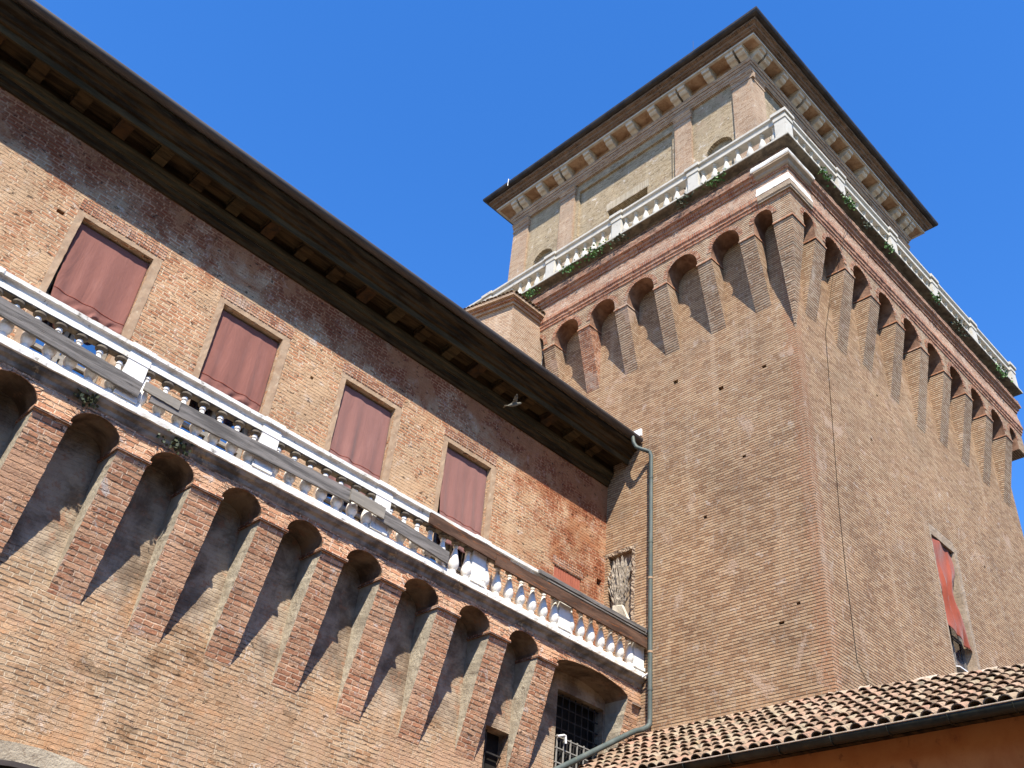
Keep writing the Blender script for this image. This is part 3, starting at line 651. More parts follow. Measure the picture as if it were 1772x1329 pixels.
# ------------------------------------------------------------------ stair turret behind the wing roof
tur = MB(); A = Vector((-1.88, 8.8, 0)); dl = Vector((-.205, .979, 0)); Bq = A+dl*4.0; Cq = Vector((0, 8.8, 0))
for p0, p1 in ((Cq, A), (A, Bq), (Bq, Vector((0, 12.7, 0)))): tur.q((p0.x, p0.y, 14), (p1.x, p1.y, 14), (p1.x, p1.y, 23.25), (p0.x, p0.y, 23.25))
turret = thing('stair_turret', (-1, 10.5, 17), 'pale brick turret with small tiled cornice, behind the wooden eaves against the tower', 'turret')
tur.build('wall', M['pil'], turret)
def tur_band(e0, z0, e1, z1, name, mat):
    b = MB()
    def pts(e, z): return [Vector((0, 8.8-e, z)), Vector((-1.88-e*1.12, 8.8-e, z)), Vector((-1.88-e*1.12, 8.8-e, z))+dl*4.2, ]
    P, Q = pts(e0, z0), pts(e1, z1)
    P2, Q2 = pts(-.05, z0), pts(-.05, z1)
    for k in range(2):
        b.q(P[k], P[k+1], Q[k+1], Q[k]); b.q(P[k], P[k+1], P2[k+1], P2[k]); b.q(Q[k], Q[k+1], Q2[k+1], Q2[k])
    return b.build(name, mat, turret)
tur_band(.06, 23.25, .06, 23.36, 'cornice', M['pil']); tur_band(.12, 23.362, .12, 23.46, 'cornice', M['tower_red']); tur_band(.19, 23.462, .20, 23.56, 'cornice', M['pil'])
b = MB()
for i in range(14):                                     # ends of the roof tiles along the cornice
    x = -1.98+i*.155; b.t = random.random()
    pts0 = [(x+.075*math.cos(a), 8.55, 23.58+.06*math.sin(a)) for a in [math.pi*k/6 for k in range(7)]]
    pts1 = [(p[0], p[1]+1.5, p[2]+.5) for p in pts0]
    for k in range(6): b.q(pts0[k], pts0[k+1], pts1[k+1], pts1[k])
for i in range(26):
    s_ = i*.155; c = A+dl*s_+Vector((-.27, -.12, 0)); b.t = random.random(); nrm = Vector((.979, .205, 0))
    pts0 = [c+dl*(.075*math.cos(a))+Vector((0, 0, 23.57+.06*math.sin(a))) for a in [math.pi*k/6 for k in range(7)]]
    pts1 = [p+nrm*1.5+Vector((0, 0, .5)) for p in pts0]
    for k in range(6): b.q(pts0[k], pts0[k+1], pts1[k+1], pts1[k])
b.q((-2.0, 8.6, 23.565), (0, 8.6, 23.565), (0, 10.1, 24.06), (-2.0, 10.1, 24.06)); b.q((-2.1, 8.65, 23.565), (-2.9, 12.6, 23.565), (-1.4, 12.6, 24.06), (-.6, 9, 24.06))
b.build('tiled_roof', M['tile'], turret)

# ------------------------------------------------------------------ the palace wing
XL = -26.0
wing = thing('palace_wing', (-13, 6.2, 0), 'long brick palace wing with corbelled arches, white balcony and dark wooden eaves', 'building')
WINS = [(-14.96, -13.5), (-11.88, -10.44), (-8.75, -7.33), (-5.71, -4.28)]
ZT, ZS = 14.66, 10.95
b = MB()
wall(b, WU, XL, 0, 10.6, 16.6, [(a, c, ZS, ZT, .42) for a, c in WINS] + [(-1.88, -.88, 12.25, 13.10, .12), (-.30, -.12, 13.22, 13.40, .2), (-15.42, -15.28, 14.42, 14.51, .12), (-9.6, -9.52, 14.15, 14.22, .08), (-16.6, -16.5, 13.3, 13.38, .1)])
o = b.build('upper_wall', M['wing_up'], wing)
for i, (a, c) in enumerate(WINS):
    win = MB()
    win.prism([(.007, ZS), (.007, ZT+.002), (-.40, ZT+.002), (-.40, ZS)], WU, a-.13, a); win.prism([(.008, ZS), (.016, ZT+.002), (-.40, ZT+.002), (-.40, ZS)], WU, c, c+.17)
    win.prism([(.006, ZT), (.006, ZT+.10), (-.40, ZT+.11), (-.40, ZT)], WU, a-.129, c+.169)
    win = win.build('window', M['band'], wing); rough(win, .005, .12, 20+i)
    b = MB(); b.box((a+.01, YW+.36, ZS), (c-.01, YW+.37, ZT)); b.build('pane', M['glass'], win)
    b = MB()
    for u in (a+.05, (a+c)/2-.06, (a+c)/2+.06, c-.05): b.box((u-.04, YW+.30, ZS), (u+.04, YW+.38, ZT))
    for z in (ZS+.05, ZS+.95, ZS+2.0, ZT-.05): b.box((a+.01, YW+.305, z-.035), (c-.01, YW+.375, z+.035))
    b.build('window_frame', M['board_pale'], win)
    b = MB(); u = a-.14                                  # flat arch of upright bricks over the opening
    while u < c+.14:
        wd = .062+R_(-.006, .006); h = .27+R_(-.03, .03)
        P = [WU(q, z, dd) for dd in (-.01, .012+R_(-.006, .006)) for q, z in ((u, ZT+.125), (u+wd, ZT+.125), (u+wd, ZT+.125+h), (u, ZT+.125+h))]
        b.t = random.random()
        for f in ((4, 5, 6, 7), (0, 1, 5, 4), (1, 2, 6, 5), (2, 3, 7, 6), (3, 0, 4, 7)): b.face(P, f)
        u += wd+.016
    b.build('flat_arch', M['tower_red'], win)
sh = MB()
for k in range(11): sh.box((-1.87+.089*k, YW+.02, 12.26), (-1.87+.089*k+.075, YW+.06, 13.09))
sh.box((-1.88, YW+.055, 12.26), (-.88, YW+.09, 13.09)); sh.box((-1.87, YW+.012, 12.78), (-.89, YW+.022, 12.84))
sh.build('slatted_shutter', M['rust'], wing)
b = MB(); u = -1.95
while u < -.82:
    wd = .058; h = .22+R_(-.03, .03); P = [WU(q, z, dd) for dd in (-.01, .012) for q, z in ((u, 13.12), (u+wd, 13.12), (u+wd, 13.12+h), (u, 13.12+h))]
    for f in ((4, 5, 6, 7), (0, 1, 5, 4), (1, 2, 6, 5), (2, 3, 7, 6), (3, 0, 4, 7)): b.face(P, f)
    u += wd+.018
b.build('flat_arch', M['tower_red'], wing)

# lower wall
GR = (-2.06, -.52, 7.72, 9.80)
b = MB()
SW = (-4.08, -3.40, 7.38, 8.38)
wall(b, WL, XL, 0, 0, 10.4, [(*GR, .5), (*SW, .6)])
o = b.build('lower_wall', M['wing_low'], wing)
# corbels
CC = [-14.30+1.39*k for k in range(-7, 0)] + [-14.30, -12.91, -11.54, -10.19, -8.85, -7.45, -6.0, -4.58, -3.14]
HW = .275
D = YL-YA
for k, c in enumerate(CC):
    b = MB(); zb = 7.60+R_(-.16, .06)
    wv = R_(-.022, .012); corbel(b, WL, c-HW-wv, c+HW+wv+R_(-.01, .01), 9.90, zb, D+R_(-.015, .01), n=28, j=.013, mi_side=1)
    co = b.build('corbel', [M['corb'], M['cheek']], wing)
    b = MB(); b.prism([(-.005, 9.885), (D+.035, 9.885), (D+.045, 9.91), (D+.03, 9.945), (-.005, 9.945)], WL, c-HW-.03, c+HW+.03)
    b.build('corbel_cap', M['tower_red'], co)
b = MB()
for i in range(29):                                       # last pier against the tower, sloping like the brackets
    t = i/28; z = 9.98-(9.98-7.4)*t; d = D*(1-t)*1.0+.004+R_(-.01, .01)*(0 < i < 28); a = -.46+R_(-.012, .012)
    cur = [WL(a, z, -.01), WL(a, z, d), WL(-.002, z, d)]
    if i:
        b.cur = 1; b.q(prev[0], prev[1], cur[1], cur[0]); b.cur = 0; b.q(prev[1], prev[2], cur[2], cur[1])
    prev = cur
o = b.build('end_pier', [M['corb'], M['cheek']], wing)
b = MB(); b.prism([(0, 9.885), (D+.03, 9.885), (D+.035, 9.93), (0, 9.94)], WL, -.30, -.004); b.build('corbel_cap', M['tower_red'], o)
# arcade carrying the balcony
ns = []
for a, c in zip(CC, CC[1:]): ns.append((a+HW, c-HW, 9.95, .335))
ns.append((CC[-1]+HW, -.46, 9.95, .27))
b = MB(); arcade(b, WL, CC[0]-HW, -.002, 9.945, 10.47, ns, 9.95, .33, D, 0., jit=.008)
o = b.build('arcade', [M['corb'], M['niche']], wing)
for n in ns[5:]:
    b = MB(); voussoirs(b, WL, n[0]-.004, n[1]+.004, n[2], n[3], D-.02, D+.012, .13, int(6+16*(n[1]-n[0]))); b.build('arch_ring', M['corb'], wing)
# big grated window under the last arch
gw = MB(); gw.box((GR[0], YL+.30, GR[2]), (GR[1], YL+.32, GR[3])); gw = gw.build('grated_window', M['black'], wing)
b = MB(); u = GR[0]+.12
while u < GR[1]: b.box((u-.012, YL+.14, GR[2]), (u+.012, YL+.165, GR[3])); u += .215
z = GR[2]+.1
while z < GR[3]: b.box((GR[0], YL+.138, z-.011), (GR[1], YL+.168, z+.011)); z += .24
b.build('iron_grate', M['iron'], gw)
b = MB(); u = GR[0]+.02
while u < -1.0: b.box((u-.013, YL-.06, 7.9), (u+.013, YL-.035, 8.78-.0*u)); u += .215
for z in (8.2, 8.5, 8.74): b.box((GR[0]-.02, YL-.064, z-.012), (-1.0, YL-.032, z+.012))
b.build('outer_railing', M['ironpale'], gw)
b = MB(); b.tube([(GR[0]-.02, YL-.1, 8.72), (GR[0]+.13, YL-.14, 8.78), (GR[0]+.18, YL-.14, 8.78), (GR[0]+.2, YL-.14, 8.62)], .025, 8); b.build('overflow_pipe', M['white'], wing, smooth=True)
b = MB(); b.box((SW[0]+.02, YL+.3, SW[2]), (SW[1]-.02, YL+.32, SW[3])); sw = b.build('small_window', M['black'], wing)
b = MB(); b.box((SW[0]+.2, YL+.2, SW[2]), (SW[0]+.23, YL+.23, SW[3])); b.box((SW[0]+.0, YL+.2, SW[2]+.55), (SW[1], YL+.23, SW[2]+.58)); b.build('window_bar', M['iron'], sw)

# balcony slab
us = [XL+i*.43 for i in range(int(26/.43)+1)]; us[-1] = -.02
b = MB(); b.strip([(YL-YA-.0, 10.33), (.70, 10.36), (.72, 10.42), (.78, 10.46), (.82, 10.52)], WL, us)
o = b.build('balcony_moulding', M['moulding'], wing); rough(o, .005, .2, 31)
b = MB(); b.strip([(.52, 10.50), (.825, 10.522), (.85, 10.53), (.855, 10.60), (.82, 10.61), (.815, 10.655), (.79, 10.66), (.785, 10.705), (-.58, 10.71), (-.58, 10.50), (.52, 10.5)], WL, us)
b.q(WL(-.02, 10.50, .52), WL(-.02, 10.71, .52), WL(-.02, 10.66, .79), WL(-.02, 10.52, .85))
slab = b.build('balcony_slab', M['marble_old'], wing); rough(slab, .004, .16, 32)
bal = MB(); PX = [-24.05, -21.4, -18.75, -16.07, -13.42, -10.75, -8.08, -5.45, -2.80]
for x in PX:
    pass
us2 = [XL+i*.5 for i in range(53)]; us2[-1] = -.03
YB = lambda u, z, d: (u, 5.06-d, z)
bal.strip([(.10, 11.46), (.27, 11.46), (.27, 11.56), (.245, 11.575), (.235, 11.62), (.26, 11.655), (.315, 11.665), (.32, 11.735), (.05, 11.735), (.05, 11.66), (.10, 11.65), (.10, 11.46)], YB, us2)
bal = bal.build('balcony_balustrade', M['marble_old'], wing)
b = MB(); b.strip([(.105, 11.44), (.105, 11.457), (.262, 11.457), (.255, 11.44), (.105, 11.44)], YB, us2); o = b.build('rail_underside', M['shaded_crust'], bal); rough(o, .003, .2, 34); rough(bal, .0025, .2, 33)
def wped(x, hw=.185):
    b = MB(); x0, x1 = x-hw, x+hw
    b.box((x0-.02, 4.76, 10.712), (x1+.02, 5.08, 10.79)); b.box((x0, 4.785, 10.79), (x1, 5.06, 11.45)); b.box((x0-.01, 4.775, 11.45), (x1+.01, 5.07, 11.575))
    b.box((x0, 4.79, 11.575), (x1, 5.05, 11.66)); b.box((x0-.03, 4.725, 11.66), (x1+.03, 5.1, 11.748))
    return b.build('pedestal', M['marble'], bal)
for x in PX: wped(x)
wped(-.22)
WP = [(.075, 0), (.075, .05), (.062, .055), (.058, .07), (.078, .095), (.105, .15), (.112, .205), (.104, .27), (.082, .36), (.058, .47), (.044, .54), (.040, .57), (.056, .58), (.058, .60), (.05, .62), (.045, .63), (.05, .65)]
WC = [(.045, .635), (.088, .655), (.105, .67), (.105, .705)]
proto = None
ex = PX+[-.22]
for a, c in zip(ex, ex[1:]):
    lo, hi = a+.185+.075, c-.185-.075
    for k in range(7):
        x = lo+(hi-lo)*k/6
        if c < -16.5: continue
        if proto is None:
            b = MB(); b.lathe(WP, (x, 4.872, 10.712), 14); b.cur = 1; b.lathe(WC, (x, 4.872, 10.712), 14); proto = b.build('baluster', [M['marble'], M['shaded_crust']], bal, smooth=True); px0 = x
        else: dup(proto, (x-px0, 0, 0), bal).matrix_parent_inverse = proto.matrix_parent_inverse

# wooden eaves
def ev(prof, name, mat, x1=-.03, cl=None, r=0):
    b = MB(); us = [XL+i*.8 for i in range(33)]; us = [u for u in us if u < x1-.2]+[x1]
    b.strip([(YW-y, z) for y, z in prof], WU, us); b.q(*[(x1, y, z) for y, z in prof])
    o = b.build(name, mat, eave)
    if r: rough(o, r, .3, 40)
    return o
b = MB(); b.box((XL, 5.30, 16.86), (-.03, 6.2, 17.0)); eave = b.build('wooden_eaves', M['wood'], wing)
ev([(6.2, 16.24), (6.08, 16.26), (6.06, 16.33), (6.02, 16.35), (6.01, 16.44)], 'bed_moulding', M['wood'], r=.004)
ev([(6.01, 16.442), (5.955, 16.46), (5.945, 16.54), (5.91, 16.56), (5.905, 16.64), (6.1, 16.65)], 'bed_fascia', M['wood_grey'], r=.003)
ev([(6.0, 16.652), (5.93, 16.652), (5.93, 16.858)], 'frieze_board', M['wood'])
ev([(5.44, 16.86), (5.44, 16.70), (5.385, 16.70), (5.365, 16.85)], 'corona_plank', M['wood_grey'], r=.003)
ev([(5.366, 16.852), (5.30, 16.86), (5.27, 16.93), (5.22, 16.95), (5.19, 17.02), (5.10, 17.06), (5.05, 17.13), (5.05, 17.2), (5.3, 17.2)], 'cyma_moulding', M['wood'], r=.004)
gp = [(4.965+.115*math.cos(a), 17.315+.115*math.sin(a)) for a in [math.pi*1.02*k/10+math.pi for k in range(11)]]
b = MB(); b.strip([(YW-y, z) for y, z in [(5.06, 17.33)]+gp[::-1]+[(4.855, 17.335)]], WU, [XL, -12, -.06]); b.q(*[(-.06, y, z) for y, z in gp])
b.build('gutter', M['gutter'], eave, smooth=True)
b = MB(); b.q((XL, 4.88, 17.30), (-.03, 4.88, 17.30), (-.03, 16, 21.3), (XL, 16, 21.3)); b.q((XL, 4.88, 17.2), (-.03, 5.06, 17.2), (-.03, 5.06, 17.3), (XL, 4.88, 17.3))
b.box((XL, 16, 0), (-.03, 16.3, 21.3)); b.build('roof', M['tile'], wing)
bp = [(.24, 16.858), (.70, 16.858), (.70, 16.76), (.67, 16.735), (.62, 16.745), (.58, 16.72), (.50, 16.695), (.40, 16.70), (.30, 16.665), (.24, 16.655)]
x = -16.87-.875*6; i = 0; protos = []
while x < -.3:
    if i < 3:
        b = MB(); b.prism(bp, WU, x-.14, x+.14); b.prism([(.205, 16.857), (.72, 16.857), (.72, 16.815), (.205, 16.815)], WU, x-.17, x+.17)
        o = b.build('eave_bracket', [M['wood'], M['wood_grey'], M['wood_orange']][i], eave); protos.append((o, x))
        bb = MB(); bb.box((x-.10, YW-.708, 16.765), (x+.10, YW-.695, 16.81)); bb.build('bracket_face', M['wood_orange'] if i != 1 else M['wood'], o)
    else:
        p, xx = protos[(0, 2, 1, 0, 1, 2, 0)[i % 7]]; c = dup(p, (x-xx, 0, 0), eave); c.matrix_parent_inverse = p.matrix_parent_inverse
        for ch in p.children:
            cc = ch.copy(); COL.objects.link(cc); cc.parent = c
            cc.matrix_parent_inverse = ch.matrix_parent_inverse
    x += .875; i += 1
b = MB(); b.box((-.06, 4.95, 17.5), (.02, 5.5, 17.72), .01); b.build('flashing', M['white'], wing)

# ------------------------------------------------------------------ cloths
def cloth(name, x0, x1, zt, zb, label, mat, seed, seam, crumple, pull=0., gapl=0.):
    rnd = random.Random(seed); nu, nv = 46, 60
    ph = [(rnd.uniform(3, 9), rnd.uniform(0, 6.28), rnd.uniform(.006, .014)) for _ in range(6)]
    P = {}
    for j in range(nv+1):
        t = j/nv
        for i in range(nu+1):
            s_ = i/nu; a = x0+.02+gapl*t**2.5; c = x1-.006
            x = a+(c-a)*s_+.02*math.sin(t*4+seed)*(1-s_)*t
            z = zt-.02-(zt-zb)*t
            y = YW+.125-.05*min(1, t*1.6)
            fade = .10+.75*min(1, t*2)
            for f, p0, am in ph: y += am*fade*math.sin(f*s_*6.28*.55+p0+.8*math.sin(t*2.2+p0)*s_)
            if seam and t > seam:
                k = (t-seam)/(1-seam)
                y += -.018*math.sin(k*3.14)+(.05*k if crumple else -.01*k)
                if crumple:
                    y += .10*k*abs(math.sin(s_*15+seed+k*2.5))-.05*k+.04*k*math.sin(k*9+s_*21); z += .34*k*(.5+.5*math.sin(s_*5.2+seed*1.3))+.09*k*math.sin(s_*23)
                    z -= pull*k*s_*.35
            P[i, j] = (x, y, z)
    b = MB()
    for j in range(nv):
        for i in range(nu): b.q(P[i, j], P[i+1, j], P[i+1, j+1], P[i, j+1])
    o = b.build(name, mat, smooth=True)
    for p in o.data.polygons: p.use_smooth = True
    js = int(nv*seam); bb = MB()
    bb.tube([Vector(P[i, js])+Vector((0, -.006, 0)) for i in range(nu+1)], .007, 6); bb.build('hem_seam', M['cloth_red'], o)
    m = o.modifiers.new('thickness', 'SOLIDIFY'); m.thickness = .004
    return tag(o, label, 'curtain', 'red cloths hung in the windows')
cloth('window_curtain', *WINS[0], ZT-.04, 12.42, 'faded red cloth in the leftmost balcony window, crumpled edge sagging open at left', M['cloth'], 3, .745, True, .3, .13)
cloth('window_curtain', *WINS[1], ZT-.04, 12.38, 'faded red cloth in the second balcony window from the left, hem bunched at right', M['cloth'], 8, .735, True, .55, .06)
cloth('window_curtain', *WINS[2], ZT-.04, 12.20, 'faded red cloth filling the third balcony window from the left, straight hem seam', M['cloth_dusty'], 12, .725, False)
cloth('window_curtain', *WINS[3], ZT-.04, 12.20, 'faded red cloth in the balcony window nearest the tower, dark gap at its left', M['cloth_dusty'], 17, .725, False, 0, .19)
# torn cloth on the tower window
P = {}; nu, nv = 30, 60; u0, u1 = 6.04, 7.34
def lerp_tab(tab, t):
    for (a, x), (c, y) in zip(tab, tab[1:]):
        if a <= t <= c: return x+(y-x)*(t-a)/(c-a)
    return tab[-1][1]
for j in range(nv+1):
    t = j/nv; ur = lerp_tab([(0, 7.30), (.12, 7.30), (.25, 7.20), (.40, 6.98), (.55, 6.90), (.72, 7.0), (.88, 7.22), (1, 7.34)], t)
    for i in range(nu+1):
        s_ = i/nu; u = u0+(ur-u0)*s_; zr = 15.55-t*2.85; zl = 15.55-t*2.55
        if t < .25: zr -= .0
        z = zl+(zr-zl)*s_
        w_ = 1.1-(ur-u0)/1.35
        d = -.07+(.03+.10*w_)*(1-abs(math.sin(s_*math.pi*2.3+.7*math.sin(t*4)+.5)))+.045*abs(math.sin(s_*8.5+t*3.1))*(.4+t)+.03*math.sin(t*13+s_*5)
        P[i, j] = TR(u, z, d)
b = MB()
for j in range(nv):
    for i in range(nu): b.q(P[i, j], P[i+1, j], P[i+1, j+1], P[i, j+1])
o = b.build('torn_curtain', M['cloth_red'], smooth=True)
m = o.modifiers.new('thickness', 'SOLIDIFY'); m.thickness = .004
tag(o, 'torn bright red cloth twisted by the wind in the single window of the tower', 'curtain', 'red cloths hung in the windows')

# ------------------------------------------------------------------ boards tied to the balcony balustrade
def board(name, p0, p1, ht, th, mat, label, j=.006):
    b = MB(); n = 14
    a = Vector(p0); c = Vector(p1); sec = [(-th/2, -ht/2), (th/2, -ht/2), (th/2, ht/2), (-th/2, ht/2)]; prev = None
    for i in range(n+1):
        q = a.lerp(c, i/n); cur = [(q.x, q.y+sy+R_(-j, j)*.3, q.z+sz+R_(-j, j)) for sy, sz in sec]
        if prev:
            for k in range(4): b.q(prev[k], prev[(k+1) % 4], cur[(k+1) % 4], cur[k])
        else: b.q(*cur[::-1])
        prev = cur
    b.q(*prev)
    return tag(b.build(name, mat), label, 'board', 'boards along the balcony balustrade')
board('wooden_board', (-18.2, 4.70, 11.24), (-13.26, 4.70, 10.92), .28, .05, M['board'], 'long grey weathered board across the balusters at the far left end of the balcony')
board('wooden_board', (-13.22, 4.695, 11.05), (-12.55, 4.695, 11.02), .17, .04, M['board_pale'], 'short thin pale board bridging the joint between the two long grey boards')
board('wooden_board', (-13.05, 4.72, 10.97), (-8.86, 4.70, 11.06), .27, .05, M['board'], 'long grey weathered board across the balusters below the second and third balcony cloths')
board('wooden_board', (-8.92, 4.655, 11.08), (-8.10, 4.655, 11.05), .24, .05, M['board_pale'], 'short light brown board nailed over a balcony pedestal between two grey boards')
board('wooden_board', (-8.22, 4.70, 11.03), (-6.36, 4.70, 10.87), .26, .05, M['board'], 'short grey board across the balusters, ending just left of the brown boards')
board('wooden_board', (-6.98, 4.685, 11.50), (-4.70, 4.685, 11.45), .25, .05, M['board_brown'], 'dark brown board tucked below the marble rail, leftmost of the brown boards')
board('wooden_board', (-5.12, 4.655, 11.37), (-2.60, 4.645, 11.36), .26, .05, M['board_brown'], 'reddish brown board across the baluster tops, middle one of the three brown boards')
board('wooden_board', (-2.62, 4.66, 11.37), (-.10, 4.66, 11.36), .27, .05, M['board_brown'], 'rusty brown board over the last balusters, ending against the tower')
board('wooden_board', (-3.78, 4.70, 11.68), (-.08, 4.70, 11.68), .085, .06, M['board'], 'narrow grey batten laid along the front edge of the rail near the tower')
b = MB(); b.box((-3.5, 4.66, 11.558), (-.1, 4.72, 11.585)); tag(b.build('wooden_batten', M['board']), 'thin lower grey batten under the rail edge next to the tower', 'batten')

# ------------------------------------------------------------------ plaster relief in the tower niche by the balcony
rel = thing('stucco_relief', (.08, 5.62, 12), 'damaged grey feather shaped stucco relief above white drapery, in a niche by the balcony', 'relief')
b = MB(); rnd = random.Random(5)
b.q(TL(5.225, 12.0, -.155), TL(6.015, 12.0, -.155), TL(6.015, 14.07, -.155), TL(5.225, 14.07, -.155)); b.build('niche_back', M['surround'], rel)
b = MB(); org = (5.70, 12.45)
for tier, (r0, r1, sp, nk) in enumerate(((.10, .62, .52, 15), (.45, .95, .42, 17), (.78, 1.28, .36, 19), (1.05, 1.56, .30, 19))):
    for k in range(nk):
        a_ = sp*(2*k/(nk-1)-1)+rnd.uniform(-.07, .07)-.07; rr0 = r0+rnd.uniform(-.10, .10); rr1 = r1*(1-.16*abs(2*k/(nk-1)-1)**2)+rnd.uniform(-.16, .05); wd = rnd.uniform(.016, .034)+.006*tier
        f = lambda r, off, d: TL(org[0]+r*math.sin(a_)*1.0+off*math.cos(a_), org[1]+r*math.cos(a_)-off*math.sin(a_), d)
        base_d = -.115+.10*math.cos(a_*2.2)+.012*rnd.random()
        A_, C_ = f(rr0, 0, base_d), f(rr1, 0, base_d+.03); m_ = (rr0+rr1)/2
        L_, R2, T_ = f(m_, -wd, base_d-.01), f(m_, wd, base_d-.01), f(m_, 0, base_d+.045)
        for tri in ((A_, L_, T_), (L_, C_, T_), (C_, R2, T_), (R2, A_, T_)): b.q(*tri)
b.prism([(-.15, 12.5), (-.04, 12.5), (-.03, 13.3), (-.06, 13.7), (-.15, 13.8)], TL, 5.55, 5.86)
o = b.build('feather_palm', M['stucco_relief'], rel); rough(o, .010, .08, 51)
b = MB(); nf = 16
for k in range(nf):                                     # folded drapery fanning out below
    s0, s1 = k/nf, (k+1)/nf
    top = lambda s_: (5.82-.30*s_, 12.66-.05*s_); bot = lambda s_: (5.86-.66*s_, 11.98-.0*s_)
    for a, c, da, dc in ((s0, (s0+s1)/2, -.04, .05), ((s0+s1)/2, s1, .05, -.04)):
        b.q(TL(*top(a), da-.03), TL(*top(c), dc-.03), TL(*bot(c), dc), TL(*bot(a), da))
b.build('drapery', M['drape'], rel)
b = MB()
for z0_, z1_, d in ((12.0, 14.10, .014),):
    b.prism([(d, z0_), (d, z1_), (-.03, z1_), (-.03, z0_)], TL, 5.12, 5.22)
b.prism([(.012, 14.08), (.012, 14.17), (-.03, 14.17), (-.03, 14.08)], TL, 5.12, 6.12)
o = b.build('broken_frame', M['surround'], rel); rough(o, .02, .06, 50)

# ------------------------------------------------------------------ rain pipes
pp = thing('drain_pipe', (-.12, 4.53, 9.3), 'grey green downpipe between balcony and tower, bending along the tiled roof', 'pipe')
b = MB(); up = [(-.42, 4.93, 17.22), (-.42, 4.90, 17.02), (-.41, 4.80, 16.84), (-.36, 4.72, 16.78), (-.20, 4.62, 16.76), (-.135, 4.56, 16.72), (-.125, 4.53, 16.6), (-.125, 4.53, 13), (-.125, 4.53, 9.5)]
b.tube(up, .056, 14); b.build('upright_pipe', M['pipe'], pp, smooth=True)
b = MB(); b.tube([(-.125, 4.53, 9.5), (-.135, 4.53, 9.40), (-.19, 4.55, 9.33), (-.32, 4.58, 9.24), (-.55, 4.60, 9.14), (-.75, 4.61, 9.02), (-2.2, 4.62, 8.12), (-3.5, 4.62, 7.32), (-4.2, 4.62, 6.9)], .060, 14)
b.build('sloping_pipe', M['pipe'], pp, smooth=True)
for z in (15.9, 14.0, 13.0, 11.1, 10.2):
    b = MB(); b.tube([(-.125, 4.53, z-.025), (-.125, 4.53, z+.025)], .064, 14); b.build('collar', M['band'] if z in (13.0, 11.1) else M['pipe'], pp, smooth=True)
b = MB(); b.tube([(-.15, 4.74, 10.52), (-.13, 4.56, 10.6)], .022, 8); b.build('bracket', M['white'], pp)

# ------------------------------------------------------------------ low building with the tiled roof
low = thing('tiled_outbuilding', (-1.5, -2, 0), 'low orange stucco building with a mossy terracotta tiled roof before the tower', 'building')
YE, YS, XE, ZR, KS = 4.78, -11.0, -3.0, 9.2, .65
ridge = lambda y: ZR-.02+min(0, y)*.062
b = MB(); b.q((-2.45, YE, 0), (-2.45, YS, 0), (-2.45, YS, 7.45), (-2.45, YE, 7.45)); b.q((-2.45, YS, 0), (2.45, YS, 0), (2.45, YS, 7.45), (0, YS, 9.0), (-2.45, YS, 7.45)); b.q((2.45, YS, 0), (2.45, -.02, 0), (2.45, -.02, 7.45), (2.45, YS, 7.45))
b.build('wall', M['orange'], low)
b = MB(); b.q((XE+.05, YE, 7.16), (XE+.05, YS, 7.16), (-2.4, YS, 7.45), (-2.4, YE, 7.45)); b.box((XE+.02, YS, 7.13), (XE+.14, YE, 7.21))
b.build('soffit', M['wood'], low)
roof = MB()
roof.t = .1; roof.q((XE, YE, 7.20), (XE, 0, 7.20), (0, 0, ridge(0)-.05), (0, YE, ridge(0)-.05)); roof.q((XE, 0, 7.20), (XE, YS, 7.20), (0, YS, ridge(YS)-.05), (0, 0, ridge(0)-.05)); roof.q((3, YS, 7.2), (3, -.03, 7.2), (0, -.03, ridge(0)-.05), (0, YS, ridge(YS)-.05))
rnd = random.Random(11); pitch = .235; rows = 10
ncol = int((YE-YS)/pitch)
for c in range(ncol):
    yc = YE-.1-c*pitch
    if yc < -8.6: break
    wob = rnd.uniform(-.015, .015); zr = ridge(yc); k_ = (zr-7.25)/3; sl = math.sqrt(1+k_*k_); ex_ = Vector((-1/sl, 0, -k_/sl)); nr = Vector((-k_/sl, 0, 1/sl)); LEN = 3*sl; ex_len = LEN/rows
    for r in range(rows):
        s0 = LEN-(r+1)*ex_len-.12; s1 = LEN-r*ex_len+rnd.uniform(-.035, .035)+(.06 if r == 0 else 0)
        s0 = max(s0, .0)
        rise0, rise1 = .030+rnd.uniform(-.006, .006), .090+rnd.uniform(-.010, .014)
        slip = rnd.random() < .12; yj = yc+wob+rnd.uniform(-.014, .014); sk = rnd.uniform(-.014, .014)*(3.2 if slip else 1); s1 += rnd.uniform(-.02, .07) if slip else 0
        roof.t = rnd.random()
        def ringp(s_, rad, h, dy=0, n=7): return [Vector((0, yj+dy, zr))+ex_*s_+nr*(h+rad*.95*math.sin(math.pi*k/n))+Vector((0, rad*math.cos(math.pi*k/n), 0)) for k in range(n+1)]
        A0, A1 = ringp(s0, .078, rise0), ringp(s1, .112, rise1-.03, sk)
        I1, I0 = ringp(s1, .094, rise1-.03, sk), ringp(s1-.28, .076, rise1-.055, sk*.5)
        for k in range(7): roof.q(A0[k], A0[k+1], A1[k+1], A1[k]); roof.q(A1[k], A1[k+1], I1[k+1], I1[k]); roof.q(I1[k], I1[k+1], I0[k+1], I0[k])
        # channel tile between two covers
        roof.t = rnd.random(); yj = yc-pitch/2+rnd.uniform(-.01, .01)
        def pan(s_, rad, h, n=5): return [Vector((0, yj, zr))+ex_*s_+nr*(h-rad*.6*math.sin(math.pi*k/n))+Vector((0, rad*math.cos(math.pi*k/n), 0)) for k in range(n+1)]
        B0, B1 = pan(s0, .085, .020), pan(s1-.03, .085, .050); B2 = pan(s1-.03, .085, .030)
        for k in range(5): roof.q(B0[k], B0[k+1], B1[k+1], B1[k]); roof.q(B1[k], B1[k+1], B2[k+1], B2[k])
